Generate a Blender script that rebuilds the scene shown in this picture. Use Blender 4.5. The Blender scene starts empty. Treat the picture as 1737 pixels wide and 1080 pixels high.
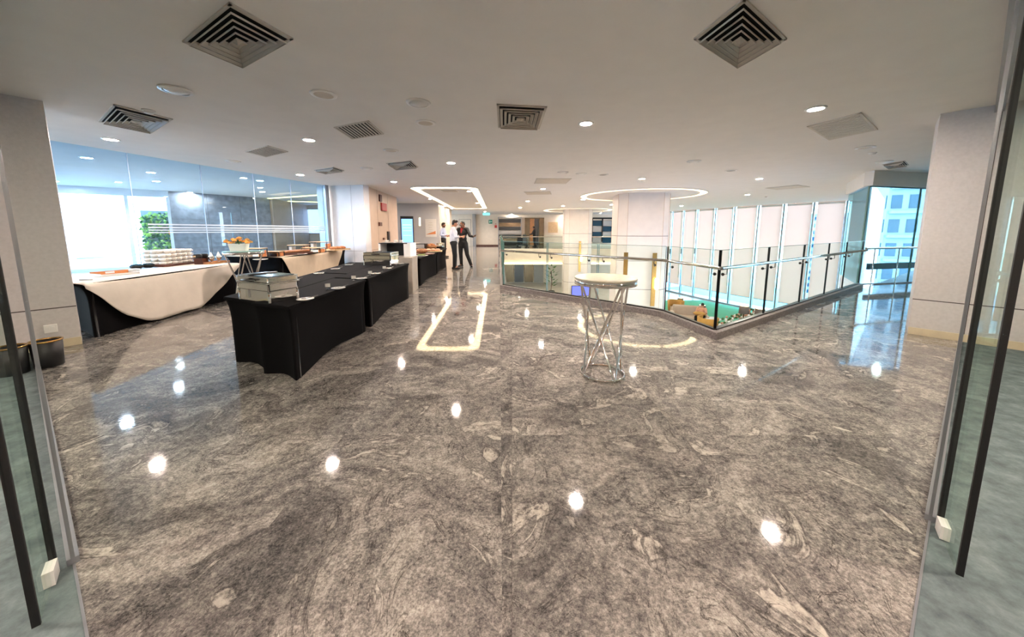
import bpy, bmesh, math, random
from mathutils import Vector, Matrix
random.seed(7)
PI = math.pi
scn = bpy.context.scene
col = scn.collection

# ------------------------------------------------------------------ camera, world, exposure
FPX, PITCH, EYE, CEIL, LOW = 560.0, math.radians(7), 1.45, 2.97, -3.5
CX, CY = 868.5, 391 + 560.0 * math.tan(math.radians(7))
cam_d = bpy.data.cameras.new('camera'); cam = bpy.data.objects.new('camera', cam_d); col.objects.link(cam)
cam.location = (0, 0, EYE); cam.rotation_euler = (PI / 2 - PITCH, 0, 0)
cam_d.sensor_width = 36; cam_d.lens = 36 * FPX / 1737; cam_d.shift_y = -(540 - CY) / 1737
cam_d.clip_start = .05; cam_d.clip_end = 2000
scn.camera = cam
scn.view_settings.view_transform = 'Standard'; scn.view_settings.look = 'None'
scn.view_settings.gamma = 1; scn.view_settings.use_curve_mapping = False
scn.view_settings.exposure = 1.5
scn.cycles.use_denoising = True
scn.cycles.max_bounces = 10; scn.cycles.transparent_max_bounces = 24
scn.cycles.sample_clamp_indirect = 6
scn.cycles.caustics_reflective = False; scn.cycles.caustics_refractive = False
LAMP = 520.0      # radiance of a downlight lens
COVE = 2.6
SKY = 5.4
w = bpy.data.worlds.new('sky'); scn.world = w; w.use_nodes = True
nt = w.node_tree; bg = nt.nodes['Background']
tc = nt.nodes.new('ShaderNodeTexCoord'); sp = nt.nodes.new('ShaderNodeSeparateXYZ'); rp = nt.nodes.new('ShaderNodeValToRGB')
nt.links.new(tc.outputs['Generated'], sp.inputs[0]); nt.links.new(sp.outputs['Z'], rp.inputs[0]); nt.links.new(rp.outputs[0], bg.inputs[0])
rp.color_ramp.elements[0].position = 0.0; rp.color_ramp.elements[0].color = (.80, .90, 1, 1)
rp.color_ramp.elements[1].position = .8; rp.color_ramp.elements[1].color = (.42, .66, 1, 1)
bg.inputs[1].default_value = SKY

# ------------------------------------------------------------------ pixel -> place helpers (used once, at build time)
cs, sn = math.cos(PITCH), math.sin(PITCH)
def ray(x, y):
    u = (x - CX) / FPX; v = (CY - y) / FPX
    return Vector((u, cs + v * sn, -sn + v * cs))
def at(x, y, z):
    r = ray(x, y); t = (z - EYE) / r.z
    return Vector((r.x * t, r.y * t, z))
def on(x, y): return at(x, y, 0)
def up(x, y): return at(x, y, CEIL)
def dep(x, y, Y):
    r = ray(x, y); t = Y / r.y
    return Vector((r.x * t, Y, EYE + r.z * t))

# ------------------------------------------------------------------ materials
def lin(c): return tuple(((v / 255) / 12.92 if v / 255 <= .04045 else ((v / 255 + .055) / 1.055) ** 2.4) for v in c) + (1,)
MATS = {}
def mat(name, rgb, rough=.5, metal=0, var=.06, scale=8, bump=0, bscale=60, spec=.5, trans=0, sheen=0):
    m = bpy.data.materials.new(name); m.use_nodes = True; t = m.node_tree; b = t.nodes['Principled BSDF']
    c = lin(rgb)
    b.inputs['Roughness'].default_value = rough; b.inputs['Metallic'].default_value = metal
    b.inputs['Specular IOR Level'].default_value = spec
    if trans: b.inputs['Transmission Weight'].default_value = trans
    if sheen: b.inputs['Sheen Weight'].default_value = sheen
    g = t.nodes.new('ShaderNodeNewGeometry')
    if var:
        n = t.nodes.new('ShaderNodeTexNoise'); n.inputs['Scale'].default_value = scale; n.inputs['Detail'].default_value = 4
        t.links.new(g.outputs['Position'], n.inputs['Vector'])
        r = t.nodes.new('ShaderNodeValToRGB'); r.color_ramp.elements[0].position = .3; r.color_ramp.elements[1].position = .7
        r.color_ramp.elements[0].color = tuple(v * (1 - var) for v in c[:3]) + (1,)
        r.color_ramp.elements[1].color = tuple(min(1, v * (1 + var)) for v in c[:3]) + (1,)
        t.links.new(n.outputs['Fac'], r.inputs[0]); t.links.new(r.outputs[0], b.inputs['Base Color'])
    else:
        b.inputs['Base Color'].default_value = c
    if bump:
        n2 = t.nodes.new('ShaderNodeTexNoise'); n2.inputs['Scale'].default_value = bscale; n2.inputs['Detail'].default_value = 3
        t.links.new(g.outputs['Position'], n2.inputs['Vector'])
        bp = t.nodes.new('ShaderNodeBump'); bp.inputs['Strength'].default_value = bump; bp.inputs['Distance'].default_value = .01
        t.links.new(n2.outputs['Fac'], bp.inputs['Height']); t.links.new(bp.outputs[0], b.inputs['Normal'])
    MATS[name] = m
    return m
def emit(name, rgb, strength):
    m = bpy.data.materials.new(name); m.use_nodes = True; t = m.node_tree; t.nodes.clear()
    e = t.nodes.new('ShaderNodeEmission'); o = t.nodes.new('ShaderNodeOutputMaterial')
    e.inputs[0].default_value = lin(rgb); e.inputs[1].default_value = strength
    t.links.new(e.outputs[0], o.inputs[0]); MATS[name] = m
    return m
def thin_glass(name, rgb, refl=.08, rough=0.0, fr=.35):
    m = bpy.data.materials.new(name); m.use_nodes = True; t = m.node_tree; t.nodes.clear()
    a = t.nodes.new('ShaderNodeBsdfTransparent'); g = t.nodes.new('ShaderNodeBsdfGlossy'); mx = t.nodes.new('ShaderNodeMixShader')
    o = t.nodes.new('ShaderNodeOutputMaterial'); f = t.nodes.new('ShaderNodeFresnel'); f.inputs[0].default_value = 1.25
    ad = t.nodes.new('ShaderNodeMath'); ad.operation = 'MULTIPLY_ADD'; ad.inputs[1].default_value = fr; ad.inputs[2].default_value = refl * .4; ad.use_clamp = True
    a.inputs[0].default_value = lin(rgb); g.inputs['Roughness'].default_value = rough
    t.links.new(f.outputs[0], ad.inputs[0]); t.links.new(ad.outputs[0], mx.inputs[0])
    t.links.new(a.outputs[0], mx.inputs[1]); t.links.new(g.outputs[0], mx.inputs[2]); t.links.new(mx.outputs[0], o.inputs[0])
    MATS[name] = m
    return m

def stone_floor():
    m = bpy.data.materials.new('veined_granite'); m.use_nodes = True; t = m.node_tree; N = t.nodes; L = t.links; b = N['Principled BSDF']
    g = N.new('ShaderNodeNewGeometry'); oi = N.new('ShaderNodeObjectInfo')
    off = N.new('ShaderNodeVectorMath'); off.operation = 'SCALE'; off.inputs[0].default_value = (13, 29, 17)
    L.new(oi.outputs['Random'], off.inputs['Scale'])
    ps = N.new('ShaderNodeVectorMath'); ps.operation = 'ADD'; L.new(g.outputs['Position'], ps.inputs[0]); L.new(off.outputs[0], ps.inputs[1])
    def noise(vec, scale, detail=4, rough=.55, dist=0):
        n = N.new('ShaderNodeTexNoise'); n.inputs['Scale'].default_value = scale; n.inputs['Detail'].default_value = detail
        n.inputs['Roughness'].default_value = rough; n.inputs['Distortion'].default_value = dist
        L.new(vec, n.inputs['Vector']); return n
    # flow direction: bend the coordinates with a slow noise, then stretch
    w1 = noise(ps.outputs[0], .55, 3, .55)
    sub = N.new('ShaderNodeVectorMath'); sub.operation = 'SUBTRACT'; sub.inputs[1].default_value = (.5, .5, .5); L.new(w1.outputs['Color'], sub.inputs[0])
    scw = N.new('ShaderNodeVectorMath'); scw.operation = 'SCALE'; scw.inputs['Scale'].default_value = 3.2; L.new(sub.outputs[0], scw.inputs[0])
    wp = N.new('ShaderNodeVectorMath'); wp.operation = 'ADD'; L.new(ps.outputs[0], wp.inputs[0]); L.new(scw.outputs[0], wp.inputs[1])
    st = N.new('ShaderNodeMapping'); st.inputs['Scale'].default_value = (1.0, 1.75, 1); st.inputs['Rotation'].default_value = (0, 0, .35); L.new(wp.outputs[0], st.inputs['Vector'])
    flow = noise(st.outputs[0], 1.9, 10, .7, .25)
    fine = noise(ps.outputs[0], 24, 6, .75, 0)
    grain = noise(ps.outputs[0], 80, 4, .85)
    def madd(a, k, bb):
        q = N.new('ShaderNodeMath'); q.operation = 'MULTIPLY_ADD'; L.new(a, q.inputs[0]); q.inputs[1].default_value = k
        if isinstance(bb, float): q.inputs[2].default_value = bb
        else: L.new(bb, q.inputs[2])
        return q.outputs[0]
    v = madd(flow.outputs['Fac'], .85, 0.0); v = madd(fine.outputs['Fac'], .75, v); v = madd(grain.outputs['Fac'], .95, v); v = madd(v, 1 / 2.55, 0.0)
    r = N.new('ShaderNodeValToRGB'); cr = r.color_ramp
    cr.elements[0].position = .385; cr.elements[0].color = lin((50, 49, 49))
    cr.elements[1].position = .63; cr.elements[1].color = lin((198, 192, 184))
    for p, c in ((.445, (94, 91, 89)), (.50, (128, 123, 118)), (.555, (164, 158, 150))):
        e = cr.elements.new(p); e.color = lin(c)
    L.new(v, r.inputs[0])
    # pale ribbons and dark hairlines following the flow
    rb = noise(st.outputs[0], 2.1, 6, .6, .9)
    rr = N.new('ShaderNodeValToRGB'); rr.color_ramp.elements[0].position = .605; rr.color_ramp.elements[0].color = (0, 0, 0, 1); rr.color_ramp.elements[1].position = .625; rr.color_ramp.elements[1].color = (.8, .8, .8, 1)
    L.new(rb.outputs['Fac'], rr.inputs[0])
    m1 = N.new('ShaderNodeMix'); m1.data_type = 'RGBA'; fr_ = N.new('ShaderNodeValToRGB'); fr_.color_ramp.elements[0].position = .36; fr_.color_ramp.elements[1].position = .58; L.new(fine.outputs['Fac'], fr_.inputs[0])
    mm = N.new('ShaderNodeMath'); mm.operation = 'MULTIPLY'; L.new(rr.outputs[0], mm.inputs[0]); L.new(fr_.outputs[0], mm.inputs[1]); L.new(mm.outputs[0], m1.inputs['Factor']); L.new(r.outputs[0], m1.inputs[6]); m1.inputs[7].default_value = lin((200, 192, 180))
    ro = N.new('ShaderNodeValToRGB'); e0 = ro.color_ramp.elements; e0[0].position = .572; e0[0].color = (0, 0, 0, 1); e0[1].position = .604; e0[1].color = (0, 0, 0, 1)
    e2 = e0.new(.592); e2.color = (.62, .62, .62, 1); L.new(rb.outputs['Fac'], ro.inputs[0])
    m1b = N.new('ShaderNodeMix'); m1b.data_type = 'RGBA'; L.new(ro.outputs[0], m1b.inputs['Factor']); L.new(m1.outputs[2], m1b.inputs[6]); m1b.inputs[7].default_value = lin((66, 62, 59))
    cr2 = noise(wp.outputs[0], 1.7, 8, .62, 1.1)
    ab = N.new('ShaderNodeMath'); ab.operation = 'SUBTRACT'; L.new(cr2.outputs['Fac'], ab.inputs[0]); ab.inputs[1].default_value = .5
    ab2 = N.new('ShaderNodeMath'); ab2.operation = 'ABSOLUTE'; L.new(ab.outputs[0], ab2.inputs[0])
    rk = N.new('ShaderNodeValToRGB'); rk.color_ramp.elements[0].position = 0; rk.color_ramp.elements[0].color = (.85, .85, .85, 1); rk.color_ramp.elements[1].position = .006; rk.color_ramp.elements[1].color = (0, 0, 0, 1)
    L.new(ab2.outputs[0], rk.inputs[0])
    m2 = N.new('ShaderNodeMix'); m2.data_type = 'RGBA'; L.new(rk.outputs[0], m2.inputs['Factor']); L.new(m1b.outputs[2], m2.inputs[6]); m2.inputs[7].default_value = lin((44, 40, 38))
    # slow dark patches
    pt = noise(st.outputs[0], .8, 4, .5)
    pr = N.new('ShaderNodeValToRGB'); pr.color_ramp.elements[0].position = .385; pr.color_ramp.elements[0].color = (.66, .66, .67, 1); pr.color_ramp.elements[1].position = .42; pr.color_ramp.elements[1].color = (1, 1, 1, 1)
    L.new(pt.outputs['Fac'], pr.inputs[0])
    m3 = N.new('ShaderNodeMix'); m3.data_type = 'RGBA'; m3.blend_type = 'MULTIPLY'; m3.inputs['Factor'].default_value = 1; L.new(m2.outputs[2], m3.inputs[6]); L.new(pr.outputs[0], m3.inputs[7])
    L.new(m3.outputs[2], b.inputs['Base Color'])
    b.inputs['Roughness'].default_value = .045; b.inputs['Specular IOR Level'].default_value = .55
    MATS['granite'] = m
    return m
stone_floor()
def carpet_mat():
    m = bpy.data.materials.new('mottled_carpet'); m.use_nodes = True; t = m.node_tree; N = t.nodes; L = t.links; b = N['Principled BSDF']
    g = N.new('ShaderNodeNewGeometry'); n = N.new('ShaderNodeTexNoise'); n.inputs['Scale'].default_value = 7; n.inputs['Detail'].default_value = 8; n.inputs['Roughness'].default_value = .7
    L.new(g.outputs['Position'], n.inputs['Vector']); r = N.new('ShaderNodeValToRGB'); c = r.color_ramp
    c.elements[0].position = .33; c.elements[0].color = lin((72, 84, 86)); c.elements[1].position = .68; c.elements[1].color = lin((122, 134, 134))
    e = c.elements.new(.5); e.color = lin((97, 110, 111)); L.new(n.outputs['Fac'], r.inputs[0]); L.new(r.outputs[0], b.inputs['Base Color']); b.inputs['Roughness'].default_value = .95
    MATS['carpet'] = m
carpet_mat()
def blind_mat():
    m = bpy.data.materials.new('roller_blind_cloth'); m.use_nodes = True; t = m.node_tree; N = t.nodes; L = t.links; N.clear()
    d = N.new('ShaderNodeBsdfDiffuse'); d.inputs[0].default_value = lin((240, 222, 214)); tr = N.new('ShaderNodeBsdfTranslucent'); tr.inputs[0].default_value = lin((255, 216, 200))
    mx = N.new('ShaderNodeMixShader'); mx.inputs[0].default_value = .48; o = N.new('ShaderNodeOutputMaterial')
    L.new(d.outputs[0], mx.inputs[1]); L.new(tr.outputs[0], mx.inputs[2]); L.new(mx.outputs[0], o.inputs[0]); MATS['blind'] = m
blind_mat()
mat('ceiling_paint', (232, 229, 225), .9, 0, .02, 3)
mat('wall_stone', (202, 197, 195), .6, 0, .05, 30, .15, 220)
mat('wall_white', (205, 205, 208), .25, 0, .03, 3)
mat('wall_beige', (196, 172, 152), .45, 0, .04, 4)
mat('wall_cream', (222, 208, 190), .5, 0, .04, 4)
mat('pillar_white', (226, 216, 208), .35, 0, .03, 4)
mat('dark_marble', (124, 126, 132), .12, 0, .25, 6)
mat('joint_dark', (70, 62, 58), .6)
mat('baseboard', (212, 198, 168), .35, .15)
mat('curb_stone', (122, 116, 114), .5, 0, .35, 45, spec=.2)
mat('black_cloth', (9, 8, 10), .9, 0, .15, 5, .05, 300, .12)
mat('white_cloth', (214, 205, 193), .8, 0, .04, 6, .12, 25)
mat('beige_cloth', (196, 180, 158), .8, 0, .05, 6, .12, 25)
mat('silver_cloth', (170, 160, 148), .55, 0, .1, 9, .1, 30)
mat('steel', (214, 210, 204), .12, 1, .04, 10)
mat('chrome', (225, 222, 218), .06, 1, 0)
mat('dark_steel', (70, 68, 66), .3, 1, .05)
mat('porcelain', (236, 230, 222), .2, 0, .02)
mat('plastic_white', (232, 230, 226), .35, 0, .02)
mat('plastic_grey', (150, 146, 140), .5, 0, .03)
mat('metal_black', (18, 17, 17), .4, .3, .05)
mat('bin_black', (20, 20, 22), .5, 0, .1)
mat('gold', (190, 150, 90), .25, .9, .05)
mat('wood', (170, 118, 74), .5, 0, .2, 12)
mat('wood_dark', (84, 46, 34), .45, 0, .2, 12)
mat('wood_pale', (205, 172, 130), .5, 0, .12, 14)
mat('card_orange', (206, 128, 72), .6, 0, .05)
mat('paper', (240, 238, 234), .7, 0, .02)
mat('grille_white', (196, 190, 180), .55, 0, .04)
mat('grille_beige', (205, 196, 182), .55, 0, .04)
mat('duct_black', (12, 12, 13), .9, 0, .1)
mat('frame_grey', (150, 152, 156), .35, .6, .04)
mat('gasket', (8, 8, 9), .6, 0, 0)
mat('glass_edge', (96, 128, 118), .2, 0, .05)
mat('film', (196, 212, 232), .6, 0, .02)
mat('skin_tan', (176, 122, 92), .5, 0, .05, 20)
mat('skin_brown', (130, 86, 62), .5, 0, .05, 20)
mat('hair', (22, 17, 15), .6, 0, .2, 40)
mat('shirt_white', (206, 208, 218), .8, 0, .04, 12)
mat('shirt_blue', (172, 182, 206), .8, 0, .04, 12)
mat('suit_black', (20, 19, 20), .8, 0, .12, 12)
mat('shirt_red', (150, 24, 26), .75, 0, .08, 12)
mat('trouser', (16, 16, 19), .8, 0, .12, 12)
mat('leather_black', (12, 11, 11), .3, 0, .1)
mat('flower_orange', (236, 152, 60), .6, 0, .25, 60)
mat('leaf_green', (62, 96, 48), .6, 0, .3, 30)
mat('leaf_lime', (168, 192, 84), .6, 0, .35, 6)
mat('sofa_beige', (196, 176, 160), .8, 0, .05)
mat('mustard', (190, 142, 70), .75, 0, .08)
mat('lampshade', (96, 84, 78), .8, 0, .05)
mat('green_carpet', (96, 176, 138), .9, 0, .08, 3)
mat('lower_stone', (205, 196, 184), .15, 0, .06, 3)
mat('terrace', (120, 160, 168), .5, 0, .05, 1)
mat('tower_white', (132, 136, 138), .7, 0, .05, .2)
mat('tower_blue', (60, 86, 104), .5, 0, .08, .2)
mat('tower_glass', (24, 58, 76), .15, 0, .15, .3)
mat('sign_navy', (18, 30, 58), .3, 0, .05)
mat('red', (170, 26, 26), .4, 0, .03)
mat('food_brown', (150, 96, 56), .7, 0, .3, 40)
mat('food_pink', (206, 150, 124), .6, 0, .2, 40)
mat('food_green', (96, 110, 52), .7, 0, .3, 40)
mat('bronze', (112, 92, 66), .25, .5, .2, 3)
mat('ground_city', (196, 216, 240), .9, 0, .2, .05)
mat('lilac', (206, 188, 216), .5, 0, .05)
emit('lamp', (255, 234, 219), LAMP)
emit('lamp_cool', (255, 240, 224), LAMP * .5)
emit('cove', (255, 222, 172), COVE)
emit('cove_soft', (255, 214, 176), .3)
emit('cove_lobby', (255, 226, 130), 2.2)
emit('screen', (120, 168, 255), 1.0)
emit('pale_glow', (206, 222, 255), 1.0)
emit('screen_violet', (110, 112, 245), .9)
emit('exit_green', (24, 92, 76), .5)
emit('sign_cyan', (120, 220, 215), .8)
emit('sconce', (255, 224, 170), 3.5)
thin_glass('glass_clear', (251, 254, 253), .04, fr=.15)
thin_glass('glass_rail', (243, 249, 247), .0, fr=.035)
thin_glass('glass_blue', (216, 238, 255), .10, fr=.25)
thin_glass('glass_green', (246, 252, 248), .06, fr=.12)
thin_glass('glass_cyan', (214, 240, 246), .06, fr=.25)

# ------------------------------------------------------------------ mesh helpers
class B:
    def __init__(s): s.v = []; s.f = []; s.sm = []
    def add(s, vs, fs, smooth=False):
        o = len(s.v); s.v += [tuple(v) for v in vs]
        for f in fs: s.f.append(tuple(i + o for i in f)); s.sm.append(smooth)
        return s
    def box(s, c, d, rz=0, M=None):
        x, y, z = (q / 2 for q in d); R = Matrix.Rotation(rz, 3, 'Z'); c = Vector(c)
        vs = [Vector((i * x, j * y, k * z)) for i in (-1, 1) for j in (-1, 1) for k in (-1, 1)]
        vs = [c + (R @ p) for p in vs]
        if M: vs = [M @ p for p in vs]
        return s.add(vs, [(0, 1, 3, 2), (4, 6, 7, 5), (0, 4, 5, 1), (2, 3, 7, 6), (0, 2, 6, 4), (1, 5, 7, 3)])
    def prism(s, poly, z0, z1):
        n = len(poly); area = sum(poly[i][0] * poly[(i + 1) % n][1] - poly[(i + 1) % n][0] * poly[i][1] for i in range(n))
        if area < 0: poly = poly[::-1]
        vs = [(p[0], p[1], z0) for p in poly] + [(p[0], p[1], z1) for p in poly]
        return s.add(vs, [tuple(range(n))[::-1], tuple(range(n, 2 * n))] + [(i, (i + 1) % n, n + (i + 1) % n, n + i) for i in range(n)])
    def bar(s, a, b, wd, z0, z1):      # upright slab standing on the line a-b, centred on it
        a = Vector(a[:2]); b = Vector(b[:2]); d = (b - a).normalized(); n = Vector((-d.y, d.x)) * wd / 2
        return s.prism([a - n, b - n, b + n, a + n], z0, z1)
    def lathe(s, prof, seg=20, c=(0, 0, 0), smooth=True, sx=1, sy=1, caps=True):
        vs = []; c = Vector(c)
        for r, z in prof:
            for i in range(seg):
                a = 2 * PI * i / seg; vs.append((c.x + r * math.cos(a) * sx, c.y + r * math.sin(a) * sy, c.z + z))
        fs = [(k * seg + i, k * seg + (i + 1) % seg, (k + 1) * seg + (i + 1) % seg, (k + 1) * seg + i) for k in range(len(prof) - 1) for i in range(seg)]
        s.add(vs, fs, smooth)
        o = len(s.v) - len(vs)
        if not caps: return s
        s.f.append(tuple(o + i for i in range(seg))[::-1]); s.sm.append(False)
        s.f.append(tuple(o + (len(prof) - 1) * seg + i for i in range(seg))); s.sm.append(False)
        return s
    def tube(s, pts, r, seg=8, closed=False):
        pts = [Vector(p) for p in pts]; n = len(pts); vs = []
        rr = r if isinstance(r, (list, tuple)) else [r] * n
        for i, p in enumerate(pts):
            if closed: d = pts[(i + 1) % n] - pts[i - 1]
            else: d = pts[min(i + 1, n - 1)] - pts[max(i - 1, 0)]
            d.normalize(); u = d.cross(Vector((0, 0, 1)))
            if u.length < .01: u = Vector((1, 0, 0))
            u.normalize(); v = d.cross(u)
            for k in range(seg):
                a = 2 * PI * k / seg; vs.append(p + (u * math.cos(a) + v * math.sin(a)) * rr[i])
        m = n if closed else n - 1
        s.add(vs, [(i * seg + k, i * seg + (k + 1) % seg, ((i + 1) % n) * seg + (k + 1) % seg, ((i + 1) % n) * seg + k) for i in range(m) for k in range(seg)], True)
        if not closed:
            o = len(s.v) - len(vs)
            s.f.append(tuple(o + k for k in range(seg))); s.sm.append(False)
            s.f.append(tuple(o + (n - 1) * seg + k for k in range(seg))[::-1]); s.sm.append(False)
        return s
    def ball(s, c, r, seg=12, rings=8, R=None):
        r = r if isinstance(r, (list, tuple)) else (r, r, r); c = Vector(c); vs = []
        for j in range(rings + 1):
            t = PI * (j / rings); t = min(max(t, .05), PI - .05)
            for i in range(seg):
                a = 2 * PI * i / seg; p = Vector((r[0] * math.sin(t) * math.cos(a), r[1] * math.sin(t) * math.sin(a), r[2] * math.cos(t)))
                if R: p = R @ p
                vs.append(c + p)
        fs = [(j * seg + i, (j + 1) * seg + i, (j + 1) * seg + (i + 1) % seg, j * seg + (i + 1) % seg) for j in range(rings) for i in range(seg)]
        s.add(vs, fs, True); o = len(s.v) - len(vs)
        s.f.append(tuple(o + i for i in range(seg))); s.sm.append(True)
        s.f.append(tuple(o + rings * seg + i for i in range(seg))[::-1]); s.sm.append(True)
        return s
    def cone(s, a, b, ra, rb, seg=12):      # capsule-like tapered limb
        s.tube([a, b], [ra, rb], seg); s.ball(a, ra, seg, 6); s.ball(b, rb, seg, 6)
        return s
    def mesh(s, name):
        m = bpy.data.meshes.new(name); m.from_pydata(s.v, [], s.f); m.polygons.foreach_set('use_smooth', s.sm); m.update()
        return m

def obj(name, b, m, parent=None, bevel=0, loc=None):
    me = b.mesh(name) if isinstance(b, B) else b
    o = bpy.data.objects.new(name, me); col.objects.link(o)
    if m and not me.materials: me.materials.append(MATS[m])
    if parent: o.parent = parent
    if loc: o.location = loc
    if bevel:
        md = o.modifiers.new('bevel', 'BEVEL'); md.width = bevel; md.segments = 2; md.limit_method = 'ANGLE'
    return o
def tag(o, label=None, cat=None, group=None, kind=None):
    if label: o['label'] = label
    if cat: o['category'] = cat
    if group: o['group'] = group
    if kind: o['kind'] = kind
    return o
def thing(name, label, cat, loc=(0, 0, 0), rz=0, group=None):
    o = bpy.data.objects.new(name, None); col.objects.link(o); o.location = loc; o.rotation_euler = (0, 0, rz); o.empty_display_size = .1
    return tag(o, label, cat, group)
KIDS = {}
def kids(o): return [c for c in bpy.data.objects if c.parent == o]
def copy_tree(o, loc=None, rz=None, label=None, parent=None, ch=None):
    c = o.copy(); col.objects.link(c)
    if parent: c.parent = parent
    if loc is not None: c.location = loc
    if rz is not None: c.rotation_euler = (0, 0, rz)
    if label: c['label'] = label
    for k in kids(o): copy_tree(k, parent=c)
    return c
def struct(name, b, m, parent=None, bevel=0):
    o = obj(name, b, m, parent, bevel)
    if not parent: o['kind'] = 'structure'
    return o

# ------------------------------------------------------------------ plan of the place
V0, V1, V2, V3, V4 = (-1.0, 27.0), (-.3, 8.15), (2.5, 5.45), (2.72, 4.25), (8.95, 8.3)
def side(p, a, b): return (b[0] - a[0]) * (p[1] - a[1]) - (b[1] - a[1]) * (p[0] - a[0])
def clip(poly, a, b, keep=1):          # keep the part left (keep=1) or right (-1) of a->b
    out = []; n = len(poly)
    for i in range(n):
        p, q = poly[i], poly[(i + 1) % n]; sp_, sq = side(p, a, b) * keep, side(q, a, b) * keep
        if sp_ >= 0: out.append(p)
        if (sp_ > 0 and sq < 0) or (sp_ < 0 and sq > 0):
            t = sp_ / (sp_ - sq); out.append((p[0] + (q[0] - p[0]) * t, p[1] + (q[1] - p[1]) * t))
    return out
def area(poly): return abs(sum(poly[i][0] * poly[(i + 1) % len(poly)][1] - poly[(i + 1) % len(poly)][0] * poly[i][1] for i in range(len(poly)))) / 2 if len(poly) > 2 else 0
VX = (14.2, 14.6)       # the void's far right edge ends at the window bay's pier
def outside_void(P):
    res = []
    q = clip(P, V0, V1, -1); res.append(q); P = clip(P, V0, V1, 1)
    q = clip(P, V3, V4, -1); res.append(q); P = clip(P, V3, V4, 1)
    if len(P) > 2:
        q = clip(P, (20, 27), V0, -1); res.append(q); P = clip(P, (20, 27), V0, 1)
    if len(P) > 2:
        q = clip(P, V1, V2, -1)
        if len(q) > 2: q = clip(q, V2, V3, -1)
        res.append(q)
    return [r for r in res if area(r) > .004]
GR = 1.405; GL = -1.50         # the two halves of the glass partition run out from the doorway along these lines
def marble_side(P):
    P = clip(P, (0, 0), (GR * 10, 10), 1)
    if len(P) > 2: P = clip(P, (0, 0), (GL * 10, 10), -1)
    return P
LG0, LG1 = (-7.95, 5.2), (-6.30, 11.35)     # left glass wall

# floor: sub-slab with the stone tiles on it
b = B()
big = [(-22, -.2), (13, -.2), (13, 34), (-22, 34)]
for P in outside_void([(-22, -3), (15, -3), (15, 34), (-22, 34)]): b.prism(P, -.45, -.014)
floor = struct('floor', b, 'joint_dark')
T = 1.2
n_t = 0
for iy in range(0, 12):
    for ix in range(-8, 11):
        x0, y0 = ix * T, iy * T - .2
        P = [(x0 + .0008, y0 + .0008), (x0 + T - .0008, y0 + .0008), (x0 + T - .0008, y0 + T - .0008), (x0 + .0008, y0 + T - .0008)]
        P = marble_side(P)
        if len(P) < 3: continue
        if x0 > 8.2: P = clip(P, (9.2, 8.70), (13.5, 9.66), -1)
        if len(P) < 3: continue
        for Q in outside_void(P):
            if iy * T > 9 and ix > -2 and area(Q) < .2: pass
            obj('tile', B().prism(Q, -.014, 0), 'granite', floor); n_t += 1
# paving that is too far off to tell the slabs apart
b = B()
Yf = 12 * T - .2
for P in outside_void([(-8 * T, Yf), (14, Yf), (14, 34), (-8 * T, 34)]): b.prism(P, -.014, 0)
obj('far_paving', b, 'granite', floor)
P = [(-22, -.2), (-8 * T, -.2), (-8 * T, 34), (-22, 34)]
obj('lobby_paving', B().prism(marble_side(P), -.014, 0), 'lower_stone', floor)  # paler than the hall stone, put in to bounce daylight onto the ceiling
# carpet of the room the camera stands in
b = B()
P = clip([(-9, -4), (11, -4), (11, 7), (-9, 7)], (0, 0), (GR * 10, 10), -1); P = clip(P, (0, 0), (0, 10), -1)
b.prism(P, -.014, .001)
P = clip([(-9, -4), (11, -4), (11, 7), (-9, 7)], (0, 0), (GL * 10, 10), 1); P = clip(P, (0, 0), (0, 10), 1)
b.prism(P, -.014, .001)
c = obj('carpet', b, 'carpet', floor); c['label'] = 'mottled blue-grey carpet'

# ceiling: one soffit over everything, cut to the building's outline
FAC = [(12.5, 28.2), (13.75, 24.2), (14.8, 21.2), (16.1, 18.9), (17.9, 16.7)]
LW0, LW1, LW2 = (-16.6, 10.2), (-13.35, 13.1), (-11.8, 15.3)     # left room: window wall then dark wall
outline = [(-9, -4.2), (11, -4.2), (13.4, 6), (13.2, 9.6), (9.25, 8.75), (10.9, 10.6)] + [(18.2, 16.9)] + FAC[::-1] + [(12.5, 34.3), (-14, 34.3), (-14, 15), LW1, LW0, (-16.8, 4)]
bm = bmesh.new()
vs = [bm.verts.new((x, y, CEIL)) for x, y in outline]
f = bm.faces.new(vs); bmesh.ops.triangulate(bm, faces=[f])
r = bmesh.ops.extrude_face_region(bm, geom=bm.faces[:]); bmesh.ops.translate(bm, verts=[v for v in r['geom'] if isinstance(v, bmesh.types.BMVert)], vec=(0, 0, .3))
bmesh.ops.recalc_face_normals(bm, faces=bm.faces[:])
me = bpy.data.meshes.new('ceiling'); bm.to_mesh(me); bm.free()
ceiling = struct('ceiling', me, 'ceiling_paint')

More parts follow.
